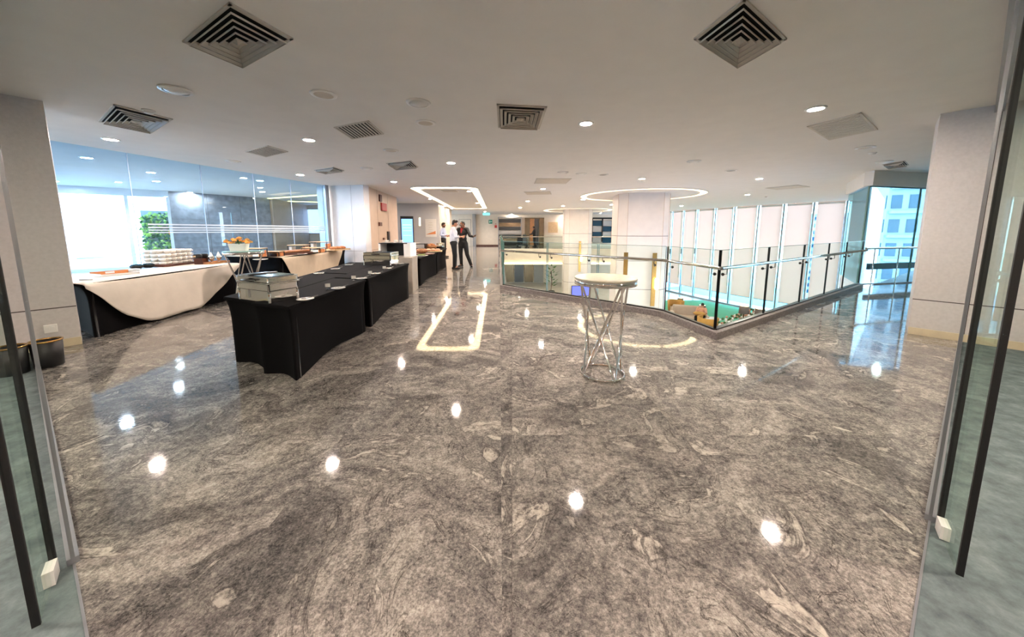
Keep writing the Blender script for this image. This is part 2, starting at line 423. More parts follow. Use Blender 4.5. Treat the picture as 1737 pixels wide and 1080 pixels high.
# ------------------------------------------------------------------ walls
def wall(name, a, b_, z0, z1, th, m, away=None):      # a slab whose visible face is a-b and whose body lies on the side away from the camera
    a = Vector(a); b_ = Vector(b_); d = (b_ - a).normalized(); n = Vector((-d.y, d.x))
    if n.dot((a + b_) / 2) < 0: n = -n
    n = n * th
    return struct(name, B().prism([a, b_, b_ + n, a + n], z0, z1), m)
def seam_h(parent, a, b_, z, m='joint_dark', h=.012, name='panel_joint'):
    a = Vector(a); b_ = Vector(b_); d = (b_ - a).normalized(); n = Vector((-d.y, d.x))
    if n.dot((a + b_) / 2) > 0: n = -n
    n = n * .002
    return obj(name, B().prism([a + n, b_ + n, b_ - n, a - n], z - h / 2, z + h / 2), m, parent)
def seam_v(parent, p, a, b_, z0, z1, m='joint_dark', h=.010, name='panel_joint'):
    a = Vector(a); b_ = Vector(b_); d = (b_ - a).normalized()
    p = a + d * ((Vector(p) - a).dot(d))
    return seam_h_v(parent, p - d * h / 2, p + d * h / 2, z0, z1, m, name)
def seam_h_v(parent, a, b_, z0, z1, m, name):
    d = (b_ - a).normalized(); n = Vector((-d.y, d.x))
    if n.dot((a + b_) / 2) > 0: n = -n
    n = n * .002
    return obj(name, B().prism([a + n, b_ + n, b_ - n, a - n], z0, z1), m, parent)

# left stone pier
LA, LB = (-5.55, 4.12), (-6.75, 2.55)
wl = wall('wall_left', LA, LB, 0, CEIL, .40, 'wall_stone')
seam_h(wl, LA, LB, .50); seam_v(wl, (-5.98, 3.55), LA, LB, .02, CEIL)
def skirting(name, a, b_, out=.015, h=.10, m='baseboard'):
    a = Vector(a); b_ = Vector(b_); d = (b_ - a).normalized(); n = Vector((-d.y, d.x))
    if n.dot((a + b_) / 2) > 0: n = -n
    return struct(name, B().prism([a, b_, b_ + n * out, a + n * out], .001, h), m)
skirting('baseboard_left', LA, LB)
# right stone pier
RA, RB = (5.62, 4.55), (7.6, 2.3)
wr = wall('wall_right', RA, RB, 0, CEIL, .7, 'wall_stone')
seam_h(wr, RA, RB, .50)
seam_v(wr, (6.02, 4.28), RA, RB, .02, CEIL)
skirting('baseboard_right', RA, RB)
# rest of the room behind the camera
struct('wall_back', B().box((1, -4.1, 1.5), (20, .2, 2.94)), 'wood')
struct('wall_daylight_block', B().prism([(13.2, 9.75), (13.6, 9.75), (13.6, 5.8), (8.2, 1.9), (7.9, 2.2), (13.2, 6.0)], 0, CEIL), 'wall_cream')  # unseen wall, added to shut out daylight from the right
struct('wall_rear_left', B().bar((-8.9, -4), (-7.0, 2.3), .2, 0, CEIL), 'wall_cream')
struct('wall_rear_right', B().bar((10.9, -4), (7.8, 2.2), .2, 0, CEIL), 'wall_cream')

# white wall and beige wall at the end of the left glass
wall('wall_white', (-6.42, 11.6), (-4.98, 11.3), 0, CEIL, .3, 'wall_white')
ww = bpy.data.objects['wall_white']
seam_h(ww, (-6.42, 11.6), (-4.98, 11.3), .75, h=.008); seam_v(ww, (-5.45, 11.4), (-6.42, 11.6), (-4.98, 11.3), .02, CEIL, h=.006)
struct('wall_beige', B().prism([(-4.98, 11.3), (-5.35, 15.6), (-5.9, 15.6), (-5.3, 11.37)], 0, CEIL), 'wall_beige')
wb = bpy.data.objects['wall_beige']
seam_h(wb, (-4.98, 11.3), (-5.35, 15.6), .75, h=.01); seam_v(wb, (-5.1, 12.7), (-4.98, 11.3), (-5.35, 15.6), .02, CEIL); seam_v(wb, (-5.22, 14.1), (-4.98, 11.3), (-5.35, 15.6), .02, CEIL)
# reception wall with the kiosk, and the warm corridor wall
wall('wall_reception', (-7.6, 18.9), (-4.15, 18.9), 0, CEIL, .3, 'wall_white')
seam_h(bpy.data.objects['wall_reception'], (-7.6, 18.9), (-4.15, 18.9), .72, h=.012)
wc = struct('wall_corridor', B().prism([(-4.15, 18.9), (-4.55, 25.2), (-5.1, 25.2), (-4.7, 18.95)], 0, CEIL), 'wall_cream')
# end wall of the hall
we = wall('wall_end', (-8.5, 31.5), (12.3, 31.5), 0, CEIL, .3, 'wall_cream')
seam_v(we, (-5.0, 31.5), (-8.5, 31.5), (12.3, 31.5), 0, 2.5, h=.03); seam_v(we, (-3.9, 31.5), (-8.5, 31.5), (12.3, 31.5), 0, 2.5, h=.03); seam_h(we, (-5, 31.5), (-3.9, 31.5), 2.5, h=.03)
obj('pilaster', B().box((-3.55, 31.35, CEIL / 2), (.3, .3, CEIL - .01)), 'frame_grey', we)
obj('threshold', B().box((-2.3, 31.46, .06), (2.2, .06, .12)), 'wood_dark', we)

# ------------------------------------------------------------------ left glass wall with stripes of film
gw = thing('glass_wall', 'tall frameless glass wall with blue tint behind the white-clothed table', 'glass wall', (0, 0, 0))
a, b_ = Vector(LG0), Vector(LG1); dl = b_ - a; L_ = dl.length; du = dl / L_
cuts = [0, .26, .44, .59, .74, .985, 1]
# panel joints found where the photo shows them
def hit(px, a, b_):      # parameter on the segment a-b that is seen in picture column px at eye height
    k = ray(px, 391); k = k.x / k.y
    a = Vector(a); b_ = Vector(b_); d = b_ - a
    return (k * a.y - a.x) / (d.x - k * d.y)
jt = [0] + [hit(px, a, b_) for px in (232, 351, 437, 498)] + [1]
for i in range(len(jt) - 1):
    p, q = a + dl * jt[i] + du * .006, a + dl * jt[i + 1] - du * .006
    obj('glass_pane', B().bar(p, q, .012, .05, CEIL - .01), 'glass_blue', gw)
    if i: obj('pane_edge', B().bar(a + dl * jt[i] - du * .006, a + dl * jt[i] + du * .006, .014, .05, CEIL - .01), 'film', gw)
obj('floor_channel', B().bar(a, b_, .05, 0, .05), 'frame_grey', gw)
obj('end_post', B().bar(b_ - du * .02, b_ + du * .12, .10, 0, CEIL), 'frame_grey', gw)
nn = Vector((-du.y, du.x)); nn = nn if nn.dot(a) < 0 else -nn
for z in (1.40, 1.45, 1.50, 1.565):
    p, q = a + dl * .27 + nn * .012, a + dl * .985 + nn * .012
    obj('film_stripe', B().bar(p, q, .003, z, z + (.022 if z < 1.5 else .03)), 'film', gw)

# left lobby beyond the glass
wd = wall('wall_dark', LW1, (-11.55, 16.0), 0, CEIL, .3, 'dark_marble')
for z in (.75, 1.9): seam_h(wd, LW1, (-11.55, 16.0), z, h=.008)
for t in (.33, .66): seam_v(wd, Vector(LW1).lerp(Vector((-11.55, 16.0)), t), LW1, (-11.55, 16.0), 0, CEIL, h=.012)
wn = thing('window_1', None, None); wn['kind'] = 'structure'
p0, p1 = Vector(LW0), Vector(LW1); dd = (p1 - p0).normalized()
obj('lintel', B().bar(p0, p1, .25, 2.72, CEIL), 'wall_white', wn)
obj('sill', B().bar(p0, p1, .25, 0, .12), 'wall_white', wn)
for t in (0.005, .745, .99): obj('mullion', B().bar(p0.lerp(p1, t) - dd * .045, p0.lerp(p1, t) + dd * .045, .14, .12, 2.72), 'wall_white', wn)
obj('glass_pane', B().bar(p0, p1, .015, .12, 2.72), 'glass_clear', wn)
w4 = thing('added_window', None, None); w4['kind'] = 'structure'      # unseen glazing added behind the left pier to brighten the lobby
obj('glass_pane', B().bar((-16.7, 4), (-16.7, 10.2), .015, .1, 2.75), 'glass_clear', w4); obj('glass_pane', B().bar((-16.7, 4), (-8.2, 3.2), .015, .1, 2.75), 'glass_clear', w4)
obj('lintel', B().bar((-16.7, 4), (-16.7, 10.2), .2, 2.75, CEIL).bar((-16.7, 4), (-8.2, 3.2), .2, 2.75, CEIL), 'wall_white', w4); obj('sill', B().bar((-16.7, 4), (-16.7, 10.2), .2, 0, .1).bar((-16.7, 4), (-8.2, 3.2), .2, 0, .1), 'wall_white', w4)
struct('wall_lobby_near', B().bar((-8.2, 3.2), (-6.9, 3.4), .2, 0, CEIL), 'wall_white')
# lift lobby at the end
wall('wall_lift', (-12.4, 20.2), (-6.6, 18.6), 0, CEIL, .3, 'wall_cream')
wlf = bpy.data.objects['wall_lift']
struct('wall_lift_side', B().bar((-12.4, 20.2), (-11.6, 16.1), .2, 0, CEIL), 'wall_beige')
struct('wall_lift_return', B().bar((-6.7, 11.75), (-6.5, 18.5), .2, 0, CEIL), 'wall_white')
def onlift(px, z0, z1, px2, m, name, parent, th=.06):
    a, b_ = Vector((-12.4, 20.2)), Vector((-6.6, 18.6)); d = b_ - a
    p, q = a + d * hit(px, a, b_), a + d * hit(px2, a, b_); n = Vector((d.y, -d.x)).normalized() * (.01 + th / 2)
    return obj(name, B().bar(p + n, q + n, th, z0, z1), m, parent)
lf = thing('lift', 'steel lift doorway with dark doors in the lobby behind glass', 'lift')
onlift(457, 0, 2.35, 459, 'steel', 'door_frame', lf); onlift(485.5, 0, 2.35, 487.5, 'steel', 'door_frame', lf); onlift(457, 2.3, 2.38, 487.5, 'steel', 'door_head', lf, .08)
onlift(459.3, 0, 2.29, 472.2, 'dark_steel', 'lift_door', lf, .03); onlift(472.6, 0, 2.29, 485.2, 'steel', 'lift_door', lf, .03)
bw = thing('lobby_window', 'bright narrow window at the lift lobby end', 'window')
onlift(524, 1.3, 2.7, 545, 'pale_glow', 'window_pane', bw, .02); onlift(523, 1.26, 1.3, 546, 'frame_grey', 'window_frame', bw, .05); onlift(523, 2.7, 2.74, 546, 'frame_grey', 'window_frame', bw, .05)  # the pane glows by itself, standing in for daylight
t = tag(onlift(503, 1.7, 1.95, 506, 'red', 'wall_notice', None, .02), 'small red notice on the cream lift lobby wall', 'notice')
t = tag(onlift(443, 0, 2.6, 445.5, 'cove_lobby', 'light_strip', None, .03), 'vertical glowing strip on the lift lobby wall', 'light strip')
b = B(); b.bar((-11.5, 15.9), (-6.75, 13.7), .12, CEIL - .03, CEIL)
tag(obj('cove_strip', b, 'cove_lobby'), 'long yellow light slot in the lift lobby ceiling', 'cove light')
tag(obj('cove_strip', B().bar((-11.6, 17.4), (-9.3, 18.4), .1, CEIL - .03, CEIL), 'cove_lobby'), 'short yellow light slot before the lift doors', 'cove light')

# ------------------------------------------------------------------ atrium: lower level, slab edges, pillars
struct('floor_lower', B().prism([(-9, 2), (9, 2), (18.5, 16.2), (13, 28.8), (12, 34), (-9, 34)], LOW - .3, LOW), 'lower_stone')
b = B()
b.prism([(-1, 26.9), (12.6, 26.9), (12.6, 27.15), (-1, 27.15)], -1.15, -.014)
struct('trim_slab_back', b, 'wall_cream')
b = B(); b.prism([(-1.0, 26.75), (12.5, 26.75), (12.5, 26.89), (-1, 26.89)], -1.27, -1.15)
tag(obj('cove_strip', b, 'cove'), 'warm light strip along the underside of the far gallery edge', 'cove light')
struct('wall_lower_left', B().prism([(-1.3, 8), (-1.02, 8), (-1.3, 27), (-2, 27)], LOW, -.45), 'wall_cream')
wlo = struct('wall_lower_back', B().box((4, 31.5, -1.97), (20, .3, 3.04)), 'wall_cream')
for i, (x0, x1, m) in enumerate(((-.9, .15, 'bronze'), (.25, 1.1, 'dark_steel'), (1.2, 2.0, 'bronze'), (2.1, 3.0, 'plastic_grey'), (5.6, 7.4, 'dark_steel'))):
    obj('shopfront_panel', B().box(((x0 + x1) / 2, 31.3, -2.2), (x1 - x0, .08, 2.5)), m, wlo)
struct('wall_lower_near', B().prism([(2.9, 4.4), (8.6, 8.1), (8.6, 8.5), (2.9, 4.9)], LOW, -.45), 'wall_cream')
struct('carpet_lower', B().prism([(8.2, 23), (13.6, 23.2), (15.8, 18.4), (13.2, 15.4), (10, 17.4)], LOW, LOW + .01), 'green_carpet')

def pillar(name, cx, cy, wd, label_m='pillar_white', rz=0):
    ch = wd * .16; h = wd / 2
    poly = [(-h + ch, -h), (h - ch, -h), (h, -h + ch), (h, h - ch), (h - ch, h), (-h + ch, h), (-h, h - ch), (-h, -h + ch)]
    R = Matrix.Rotation(rz, 2); poly = [tuple(R @ Vector(p) + Vector((cx, cy))) for p in poly]
    p = struct(name, B().prism(poly, LOW, CEIL), label_m)
    ring = [tuple(Vector(q) + (Vector(q) - Vector((cx, cy))).normalized() * .003) for q in poly]
    for z in (1.22, .2, -1.0, -2.35): obj('panel_joint', B().prism(ring, z, z + .018), 'joint_dark', p)
    for q in poly[:3] + poly[-1:]:
        o = Vector(q) + (Vector(q) - Vector((cx, cy))).normalized() * .002
        obj('panel_joint', B().box((o.x, o.y, (CEIL + LOW) / 2), (.012, .012, CEIL - LOW - .02)), 'wall_beige', p)
    return p
P1C, P2C = (5.55, 14.6), (4.9, 25.1)
pillar('pillar_near', *P1C, 2.05, rz=-.12)
pillar('pillar_far', *P2C, 2.0, rz=-.06)

def sconce(px, py0, py1, Y, label, lamp_py=None):
    p0 = dep(px, py0, Y); p1 = dep(px, py1, Y)
    t = thing('wall_sconce', label, 'wall lamp', (p0.x, Y, p1.z), 0, 'tall brass sconces on the white pillars')
    H = p0.z - p1.z; wd = .11
    obj('back_plate', B().box((0, 0, H / 2), (wd * 1.5, .05, H)), 'gold', t)
    if lamp_py:
        z = dep(px, lamp_py, Y).z - p1.z
        obj('lamp_shade', B().lathe([(.07, 0), (.085, .06), (.085, .4), (.07, .46)], 14, (.09, -.12, z)), 'sconce', t)
        obj('bracket', B().tube([(0, -.02, z + .02), (.09, -.12, z + .02)], .015), 'gold', t)
    return t
yf = P1C[1] - 1.03
sconce(1111, 429, 519, yf - .16, 'brass strip sconce with glowing white lamp on the near pillar', 490)
sconce(1062, 428, 467, yf + .10, 'plain brass strip on the near pillar, beside the glass tabletop')
sconce(984, 409, 461, P2C[1] - 1.1, 'brass strip sconce with a lit lamp on the far pillar', 443)
p = dep(985, 493, P2C[1] - 1.15)
t = thing('wall_screen', 'violet blue display screen low on the far pillar', 'screen', p)
obj('bezel', B().box((0, 0, 0), (1.36, .06, .76)), 'metal_black', t); obj('screen', B().box((0, -.035, 0), (1.28, .02, .68)), 'screen_violet', t)

# far gallery: glass doors, a person with a trolley, its balustrade
def endpanel(name, label, cat, x0, x1, z1, parts):
    t = thing(name, label, cat, (0, 31.3, 0))
    for nm, xa, xb, za, zb, m, th in parts: obj(nm, B().box(((xa + xb) / 2, -th / 2, (za + zb) / 2), (xb - xa, th, zb - za)), m, t)
    return t
px2x = lambda px, Y=31.3: dep(px, 391, Y).x
xa, xb = px2x(845.5), px2x(884)
t = thing('glass_partition', 'wide glazed panel with horizontal grey bands on the end wall', 'glass panel', (0, 31.4, 0))
obj('frame', B().box(((xa + xb) / 2, 0, 2.68), (xb - xa + .1, .12, .06)).box((xa, 0, 1.33), (.06, .12, 2.66)).box((xb, 0, 1.33), (.06, .12, 2.66)), 'frame_grey', t)
for i in range(7):
    obj('glass_band', B().box(((xa + xb) / 2, 0, .2 + i * .36), (xb - xa - .06, .04, .33)), ('tower_glass', 'bronze', 'food_green', 'plastic_grey')[i % 4] if i % 2 else 'dark_steel', t)
xa, xb = px2x(891), px2x(922)
t = thing('glass_doorway', 'bronze framed glass doorway behind the person with the trolley', 'doorway', (0, 31.4, 0))
obj('frame', B().box(((xa + xb) / 2, 0, 2.6), (xb - xa + .1, .14, .1)).box((xa, 0, 1.3), (.08, .14, 2.6)).box((xb, 0, 1.3), (.08, .14, 2.6)), 'bronze', t)
for i in range(4): obj('door_panel', B().box((xa + (xb - xa) * (i + .5) / 4, 0, 1.3), ((xb - xa) / 4 - .03, .04, 2.5)), ('bronze', 'wood', 'dark_steel', 'bronze')[i], t)
xa, xb = px2x(1005), px2x(1039)
t = thing('glass_shopfront', 'dark framed two-leaf window between the two white pillars', 'window', (0, 31.4, 0))
obj('frame', B().box(((xa + xb) / 2, 0, 2.6), (xb - xa, .14, .14)).box((xa, 0, 1.5), (.08, .14, 2.2)).box((xb, 0, 1.5), (.08, .14, 2.2)).box(((xa + xb) / 2, 0, 1.5), (.1, .14, 2.2)), 'metal_black', t)
for k in (0, 1):
    for j in range(4): obj('window_pane', B().box((xa + (xb - xa) * (.25 + .5 * k), 0, .55 + j * .53), ((xb - xa) / 2 - .08, .03, .5)), 'tower_glass' if (j + k) % 2 else 'plastic_grey', t)
obj('sign_panel', B().box((px2x(938), 31.35, 1.75), (.9 * 2.0, .04, 1.0)), 'wood_pale', None)
tag(bpy.data.objects['sign_panel'], 'pale information panel on the end wall beside the doorway', 'panel')
bpy.data.objects['sign_panel'].scale = (.5, 1, 1); bpy.data.objects['sign_panel'].location.x = px2x(938) * .5
p = dep(832, 376, 31.2)
t = thing('exit_sign', 'small green exit sign on the end wall', 'sign', p); obj('sign_box', B().box((0, 0, 0), (.34, .08, .36)), 'exit_green', t); obj('sign_figure', B().box((-.07, -.045, 0), (.07, .01, .2)).box((.07, -.045, 0), (.11, .01, .07)), 'paper', t)
p = dep(825, 363, 28.0)
t = thing('hanging_sign', 'cyan oval sign hanging from the corridor ceiling', 'sign', p); obj('sign_disc', B().lathe([(.28, -.1), (.31, 0), (.28, .1)], 20, (0, 0, 0), True, 1, .3), 'sign_cyan', t)
obj('hanger', B().tube([(0, 0, .1), (0, 0, CEIL - p.z)], .02, 6), 'frame_grey', t)
p = dep(841, 384, 31.2)
t = thing('fire_alarm', 'red fire call point on the end wall corner', 'alarm', p); obj('case', B().box((0, 0, 0), (.22, .08, .26)), 'red', t); obj('strobe', B().lathe([(.07, 0), (.05, .06)], 10, (0, 0, .2)), 'red', t)
# far balustrade
t = thing('far_balustrade', 'glass balustrade with steel rail along the far gallery edge', 'balustrade', (0, 27.1, 0))
for i in range(5): obj('glass_panel', B().box((-.75 + 1.4 + i * 2.62, 0, .55), (2.58, .015, 1.1)), 'glass_rail', t)
obj('handrail', B().tube([(-.75, -.05, .95), (12.4, -.05, .95)], .03), 'steel', t)
# potted plant on the lower level
t = thing('potted_plant', 'tall dark leafy plant on the lower level beside the far pillar', 'plant', (2.9, 24.2, LOW))
obj('pot', B().lathe([(.22, 0), (.3, .5), (.27, .5), (.2, .06)], 16), 'metal_black', t)
obj('stem', B().tube([(0, 0, .4), (.05, 0, 1.2), (0, .05, 2.0)], .03), 'wood_dark', t)
b = B()
for i in range(34):
    a = i * 2.4; z = .9 + i * .045; rr = .25 + .2 * math.sin(i * 1.3) ** 2
    p = Vector((math.cos(a) * rr, math.sin(a) * rr, z)); q = p + Vector((math.cos(a) * .28, math.sin(a) * .28, .16)); s_ = Vector((-math.sin(a), math.cos(a), 0)) * .07
    b.add([p * .3 + Vector((0, 0, z * .7)), p + s_, q, p - s_], [(0, 1, 2, 3)])
o = obj('leaves', b, 'leaf_green', t); o['kind'] = 'stuff'

# lounge furniture on the lower level
def lamp_low(px, py, Y, label, sc=1.0, table=True):
    p = dep(px, py, Y); base = LOW
    t = thing('table_lamp' if table else 'floor_lamp', label, 'lamp', (p.x, Y, base))
    h = p.z - base
    obj('lamp_base', B().lathe([(.16, 0), (.16, .03), (.03, .05), (.025, h - .02)], 14), 'gold', t)
    obj('lamp_shade', B().lathe([(.3 * sc, h - .22 * sc), (.27 * sc, h + .3 * sc), (.25 * sc, h + .3 * sc), (.28 * sc, h - .2 * sc)], 20), 'lampshade', t)
    obj('shade_lining', B().lathe([(.24 * sc, h + .26 * sc), (.245 * sc, h + .285 * sc)], 20), 'sconce', t)
    return t
lamp_low(1154, 510, 20.6, 'floor lamp with grey shade standing behind the beige sofa', .62, False)
lamp_low(1191, 523, 17.6, 'floor lamp with grey shade beside the seated person', .62, False)
lamp_low(1262, 526, 14.4, 'big dark drum-shade floor lamp behind the flower planter', .66, False)
lamp_low(1289, 531, 13.9, 'second dark drum-shade floor lamp, right of the flower planter', .66, False)
sx, sy = at(1168, 540, LOW + .3).xy
t = thing('lounge_sofa', 'beige lounge sofa on the lower level with a person lying back', 'sofa', (sx, sy, LOW), -.35)
obj('seat', B().box((0, 0, .25), (1.5, .9, .34)), 'sofa_beige', t, .05); obj('backrest', B().box((0, .42, .55), (1.5, .22, .75)), 'sofa_beige', t, .06)
for s in (-1, 1): obj('armrest', B().box((s * .78, 0, .35), (.2, .95, .5)), 'sofa_beige', t, .05)
for x in (-.65, .65):
    for y in (-.35, .35): obj('leg', B().lathe([(.03, 0), (.04, .1)], 8, (x, y, 0)), 'wood_dark', t)
for i, (px, py, rz, lab) in enumerate(((1200, 553, 2.4, 'mustard tub chair nearest the glass corner on the lower level'), (1146, 522, -.6, 'mustard tub chair beside the near pillar on the lower level'))):
    q = at(px, py, LOW + .4)
    t = thing('tub_chair', lab, 'chair', (q.x, q.y, LOW), rz, 'mustard tub chairs in the lounge')
    obj('seat', B().lathe([(.34, .1), (.36, .42), (.3, .46)], 18), 'sofa_beige', t)
    vs = []
    b = B(); n = 15
    for k in range(n):
        a = -PI * .75 + 1.5 * PI * k / (n - 1)
        for rr, z in ((.40, .1), (.46, .84), (.38, .84), (.36, .4)): vs.append((rr * math.sin(a) * -1, rr * math.cos(a), z))
    b.add(vs, [(k * 4 + j, (k + 1) * 4 + j, (k + 1) * 4 + (j + 1) % 4, k * 4 + (j + 1) % 4) for k in range(n - 1) for j in range(4)] + [(0, 1, 2, 3), tuple((n - 1) * 4 + j for j in (3, 2, 1, 0))], True)
    obj('shell', b, 'mustard', t)
    for k in range(4): obj('leg', B().lathe([(.02, 0), (.03, .12)], 8, (.25 * math.cos(k * PI / 2 + .8), .25 * math.sin(k * PI / 2 + .8), 0)), 'wood_dark', t)
q = at(1209, 541, LOW + .5)
t = thing('side_table', 'round white side table beside the seated person', 'table', (q.x, q.y, LOW)); obj('table_top', B().lathe([(.36, .5), (.38, .52), (.36, .54)], 22), 'porcelain', t); obj('pedestal', B().lathe([(.22, 0), (.05, .04), (.05, .5)], 14), 'gold', t)
q = at(1147, 551, LOW + .5)
t = thing('side_table', 'round white side table near the foot of the pillar', 'table', (q.x, q.y, LOW)); obj('table_top', B().lathe([(.45, .5), (.47, .52), (.45, .54)], 22), 'porcelain', t); obj('pedestal', B().lathe([(.22, 0), (.05, .04), (.05, .5)], 14), 'gold', t)
# flower planter seen over the curb
pa, pb = at(1226, 548, LOW + .95), at(1290, 527, LOW + .95)
t = thing('flower_planter', 'long white planter of pink and white flowers at the atrium edge', 'planter', (pa.x, pa.y, LOW), math.atan2(pb.y - pa.y, pb.x - pa.x))
Lp = (pb - pa).length
obj('trough', B().box((Lp / 2, 0, .3), (Lp + .3, .6, .6)), 'lower_stone', t, .02)
b = B(); b2 = B(); b3 = B()
for i in range(260):
    x, y, z = random.uniform(0, Lp), random.uniform(-.32, .32), .6 + random.uniform(0, .42)
    (b if i % 3 == 0 else b2 if i % 3 == 1 else b3).ball((x, y, z), .06, 5, 3)
for nm, bb, m in (('pink_blossom', b, 'food_pink'), ('white_blossom', b2, 'paper'), ('leaves', b3, 'leaf_green')):
    o = obj(nm, bb, m, t); o['kind'] = 'stuff'

# ------------------------------------------------------------------ curved window front with roller blinds
wf = thing('window_2', None, None); wf['kind'] = 'structure'
pts = [Vector(p) for p in FAC]
def fac_at(px):
    k = ray(px, 391); k = k.x / k.y
    for i in range(len(pts) - 1):
        d = pts[i + 1] - pts[i]; t = (k * pts[i].y - pts[i].x) / (d.x - k * d.y)
        if -.02 <= t <= 1.02: return pts[i] + d * t, d.normalized()
    return (pts[0], (pts[1] - pts[0]).normalized()) if px < 1200 else (pts[-1], (pts[-1] - pts[-2]).normalized())
marks = [1122, 1141, 1160, 1183, 1213, 1245, 1285, 1327, 1377, 1432, 1463]
labs = ['behind the near pillar', 'at the left edge beside the near pillar', 'first from the near pillar', 'second from the near pillar', 'directly left of the rail corner post', 'directly right of the rail corner post', 'sixth along, above the flower planter', 'seventh along with a pale square patch', 'eighth along, over the right-hand rail', 'narrow last one beside the grey pier']
for i in range(len(marks) - 1):
    p, d = fac_at(marks[i]); q, d2 = fac_at(marks[i + 1]); d = (q - p).normalized(); n = Vector((d.y, -d.x)); n = n if n.dot(p) < 0 else -n
    gap = min(.2, (q - p).length * .12)
    zb = LOW + .75
    t = thing('roller_blind', 'pale pink roller blind, ' + labs[i], 'blind', (p.x, p.y, 0), 0, 'roller blinds of the atrium windows')
    u = p + d * gap - p; v = q - d * .05 - p
    o_ = n * .12
    obj('blind_cloth', B().bar(u + o_, v + o_, .006, zb, CEIL - .002), 'blind', t)
    obj('bottom_bar', B().bar(u + o_, v + o_, .03, zb - .03, zb), 'frame_grey', t)
    obj('roller_tube', B().tube([tuple(u + o_) + (CEIL - .07,), tuple(v + o_) + (CEIL - .07,)], .045, 10), 'plastic_white', t)
    obj('mullion', B().bar(p - d * .04, p + d * .04, .16, LOW, CEIL), 'frame_grey', wf)
    obj('glass_fin', B().bar(p + n * .1, p + n * .34, .02, -2.2, CEIL - .02), 'glass_rail', wf)
    obj('glass_pane', B().bar(p + d * .05, q - d * .05, .02, LOW + .1, CEIL), 'glass_cyan', wf)
    obj('sill', B().bar(p, q, .3, LOW, LOW + .1), 'frame_grey', wf)
b = B()
for i in range(len(pts) - 1):
    d = (pts[i + 1] - pts[i]).normalized(); n = Vector((d.y, -d.x)); n = n if n.dot(pts[i]) < 0 else -n
    b.bar(pts[i] + n * .42, pts[i + 1] + n * .42, .07, CEIL - .012, CEIL)
tag(obj('cove_strip', b, 'cove_soft'), 'warm light slot in the ceiling along the blinds', 'cove light')
struct('wall_window_pier', B().prism([(11.15, 11.0), (17.95, 16.7), (18.4, 16.6), (11.3, 10.6)], LOW, CEIL), 'wall_stone')
p = dep(1454, 331, 13.5)
t = thing('security_camera', 'small dark security camera by the blinds on the right', 'camera', p); obj('camera_dome', B().lathe([(.02, -.08), (.07, -.04), (.08, .02)], 14), 'metal_black', t); obj('mount', B().lathe([(.05, .02), (.05, CEIL - p.z)], 10), 'plastic_white', t)

# ------------------------------------------------------------------ right window bay
w3 = thing('window_3', None, None); w3['kind'] = 'structure'
c0, c1, c2 = Vector((9.25, 8.75)), Vector((13.3, 9.65)), Vector((10.9, 10.9))
obj('header', B().bar(c0 - (c1 - c0).normalized() * .05, c1, .2, 2.6, CEIL), 'ceiling_paint', w3)
obj('header', B().bar(c0, c2, .15, 2.6, CEIL), 'ceiling_paint', w3)
dd = (c1 - c0).normalized()
k0 = hit(1552, c0, c1)
for i, (t0, t1) in enumerate(((0, k0), (k0, 1))): obj('glass_pane', B().bar(c0.lerp(c1, t0) + dd * .01, c0.lerp(c1, t1) - dd * .01, .014, .02, 2.6), 'glass_cyan', w3)
obj('glass_pane', B().bar(c0, c2, .014, .02, 2.6), 'glass_cyan', w3)
for p in (c0, c0.lerp(c1, k0)): obj('pane_edge', B().bar(p - dd * .012, p + dd * .012, .03, .02, 2.6), 'glass_edge', w3)
obj('floor_channel', B().bar(c0, c1, .06, 0, .03), 'frame_grey', w3)
obj('top_channel', B().bar(c0, c1, .05, 2.57, 2.6), 'glass_edge', w3)
tag(obj('signboard', B().bar(c0.lerp(c1, .18) + Vector((.05, .35)), c1 + Vector((.05, .35)), .05, .36, .53), 'sign_navy'), 'dark blue band with small lettering outside the right window', 'sign')

# ------------------------------------------------------------------ balustrade around the void
bal = thing('balustrade', 'glass balustrade with steel handrail and stone curb around the atrium', 'balustrade')
def offs(a, b_, o):       # shift a segment sideways, positive = into the void (left of travel)
    a, b_ = Vector(a), Vector(b_); d = (b_ - a).normalized(); n = Vector((-d.y, d.x)); return a + n * o, b_ + n * o
path = [V0, V1, V2, V3, V4]
def inset(path, o):
    P = [Vector(p) for p in path]; out = []
    for i, p in enumerate(P):
        if i == 0: d = (P[1] - p).normalized(); n = Vector((-d.y, d.x)); out.append(p + n * o); continue
        if i == len(P) - 1: d = (p - P[i - 1]).normalized(); n = Vector((-d.y, d.x)); out.append(p + n * o); continue
        d1 = (p - P[i - 1]).normalized(); d2 = (P[i + 1] - p).normalized(); n1, n2 = Vector((-d1.y, d1.x)), Vector((-d2.y, d2.x))
        m = (n1 + n2).normalized(); out.append(p + m * (o / max(.2, m.dot(n1))))
    return out
CUR = .10
ci, co = inset(path, .17), inset(path, 0.0)
for i in range(4):
    obj('curb', B().prism([co[i], co[i + 1], ci[i + 1], ci[i]], -.45, CUR), 'curb_stone', bal, .006)
gl = inset(path, .09)
rl = inset(path, .02)
segj = {0: [.0, .2, .4, .6, .78, .9, 1], 1: None, 2: [0, 1], 3: None}
segj[1] = [0] + [min(.98, max(.02, hit(px, gl[1], gl[2]))) for px in (929, 1016)] + [1]
segj[3] = [0] + [hit(px, gl[3], gl[4]) for px in (1308, 1368, 1410, 1440)] + [1]
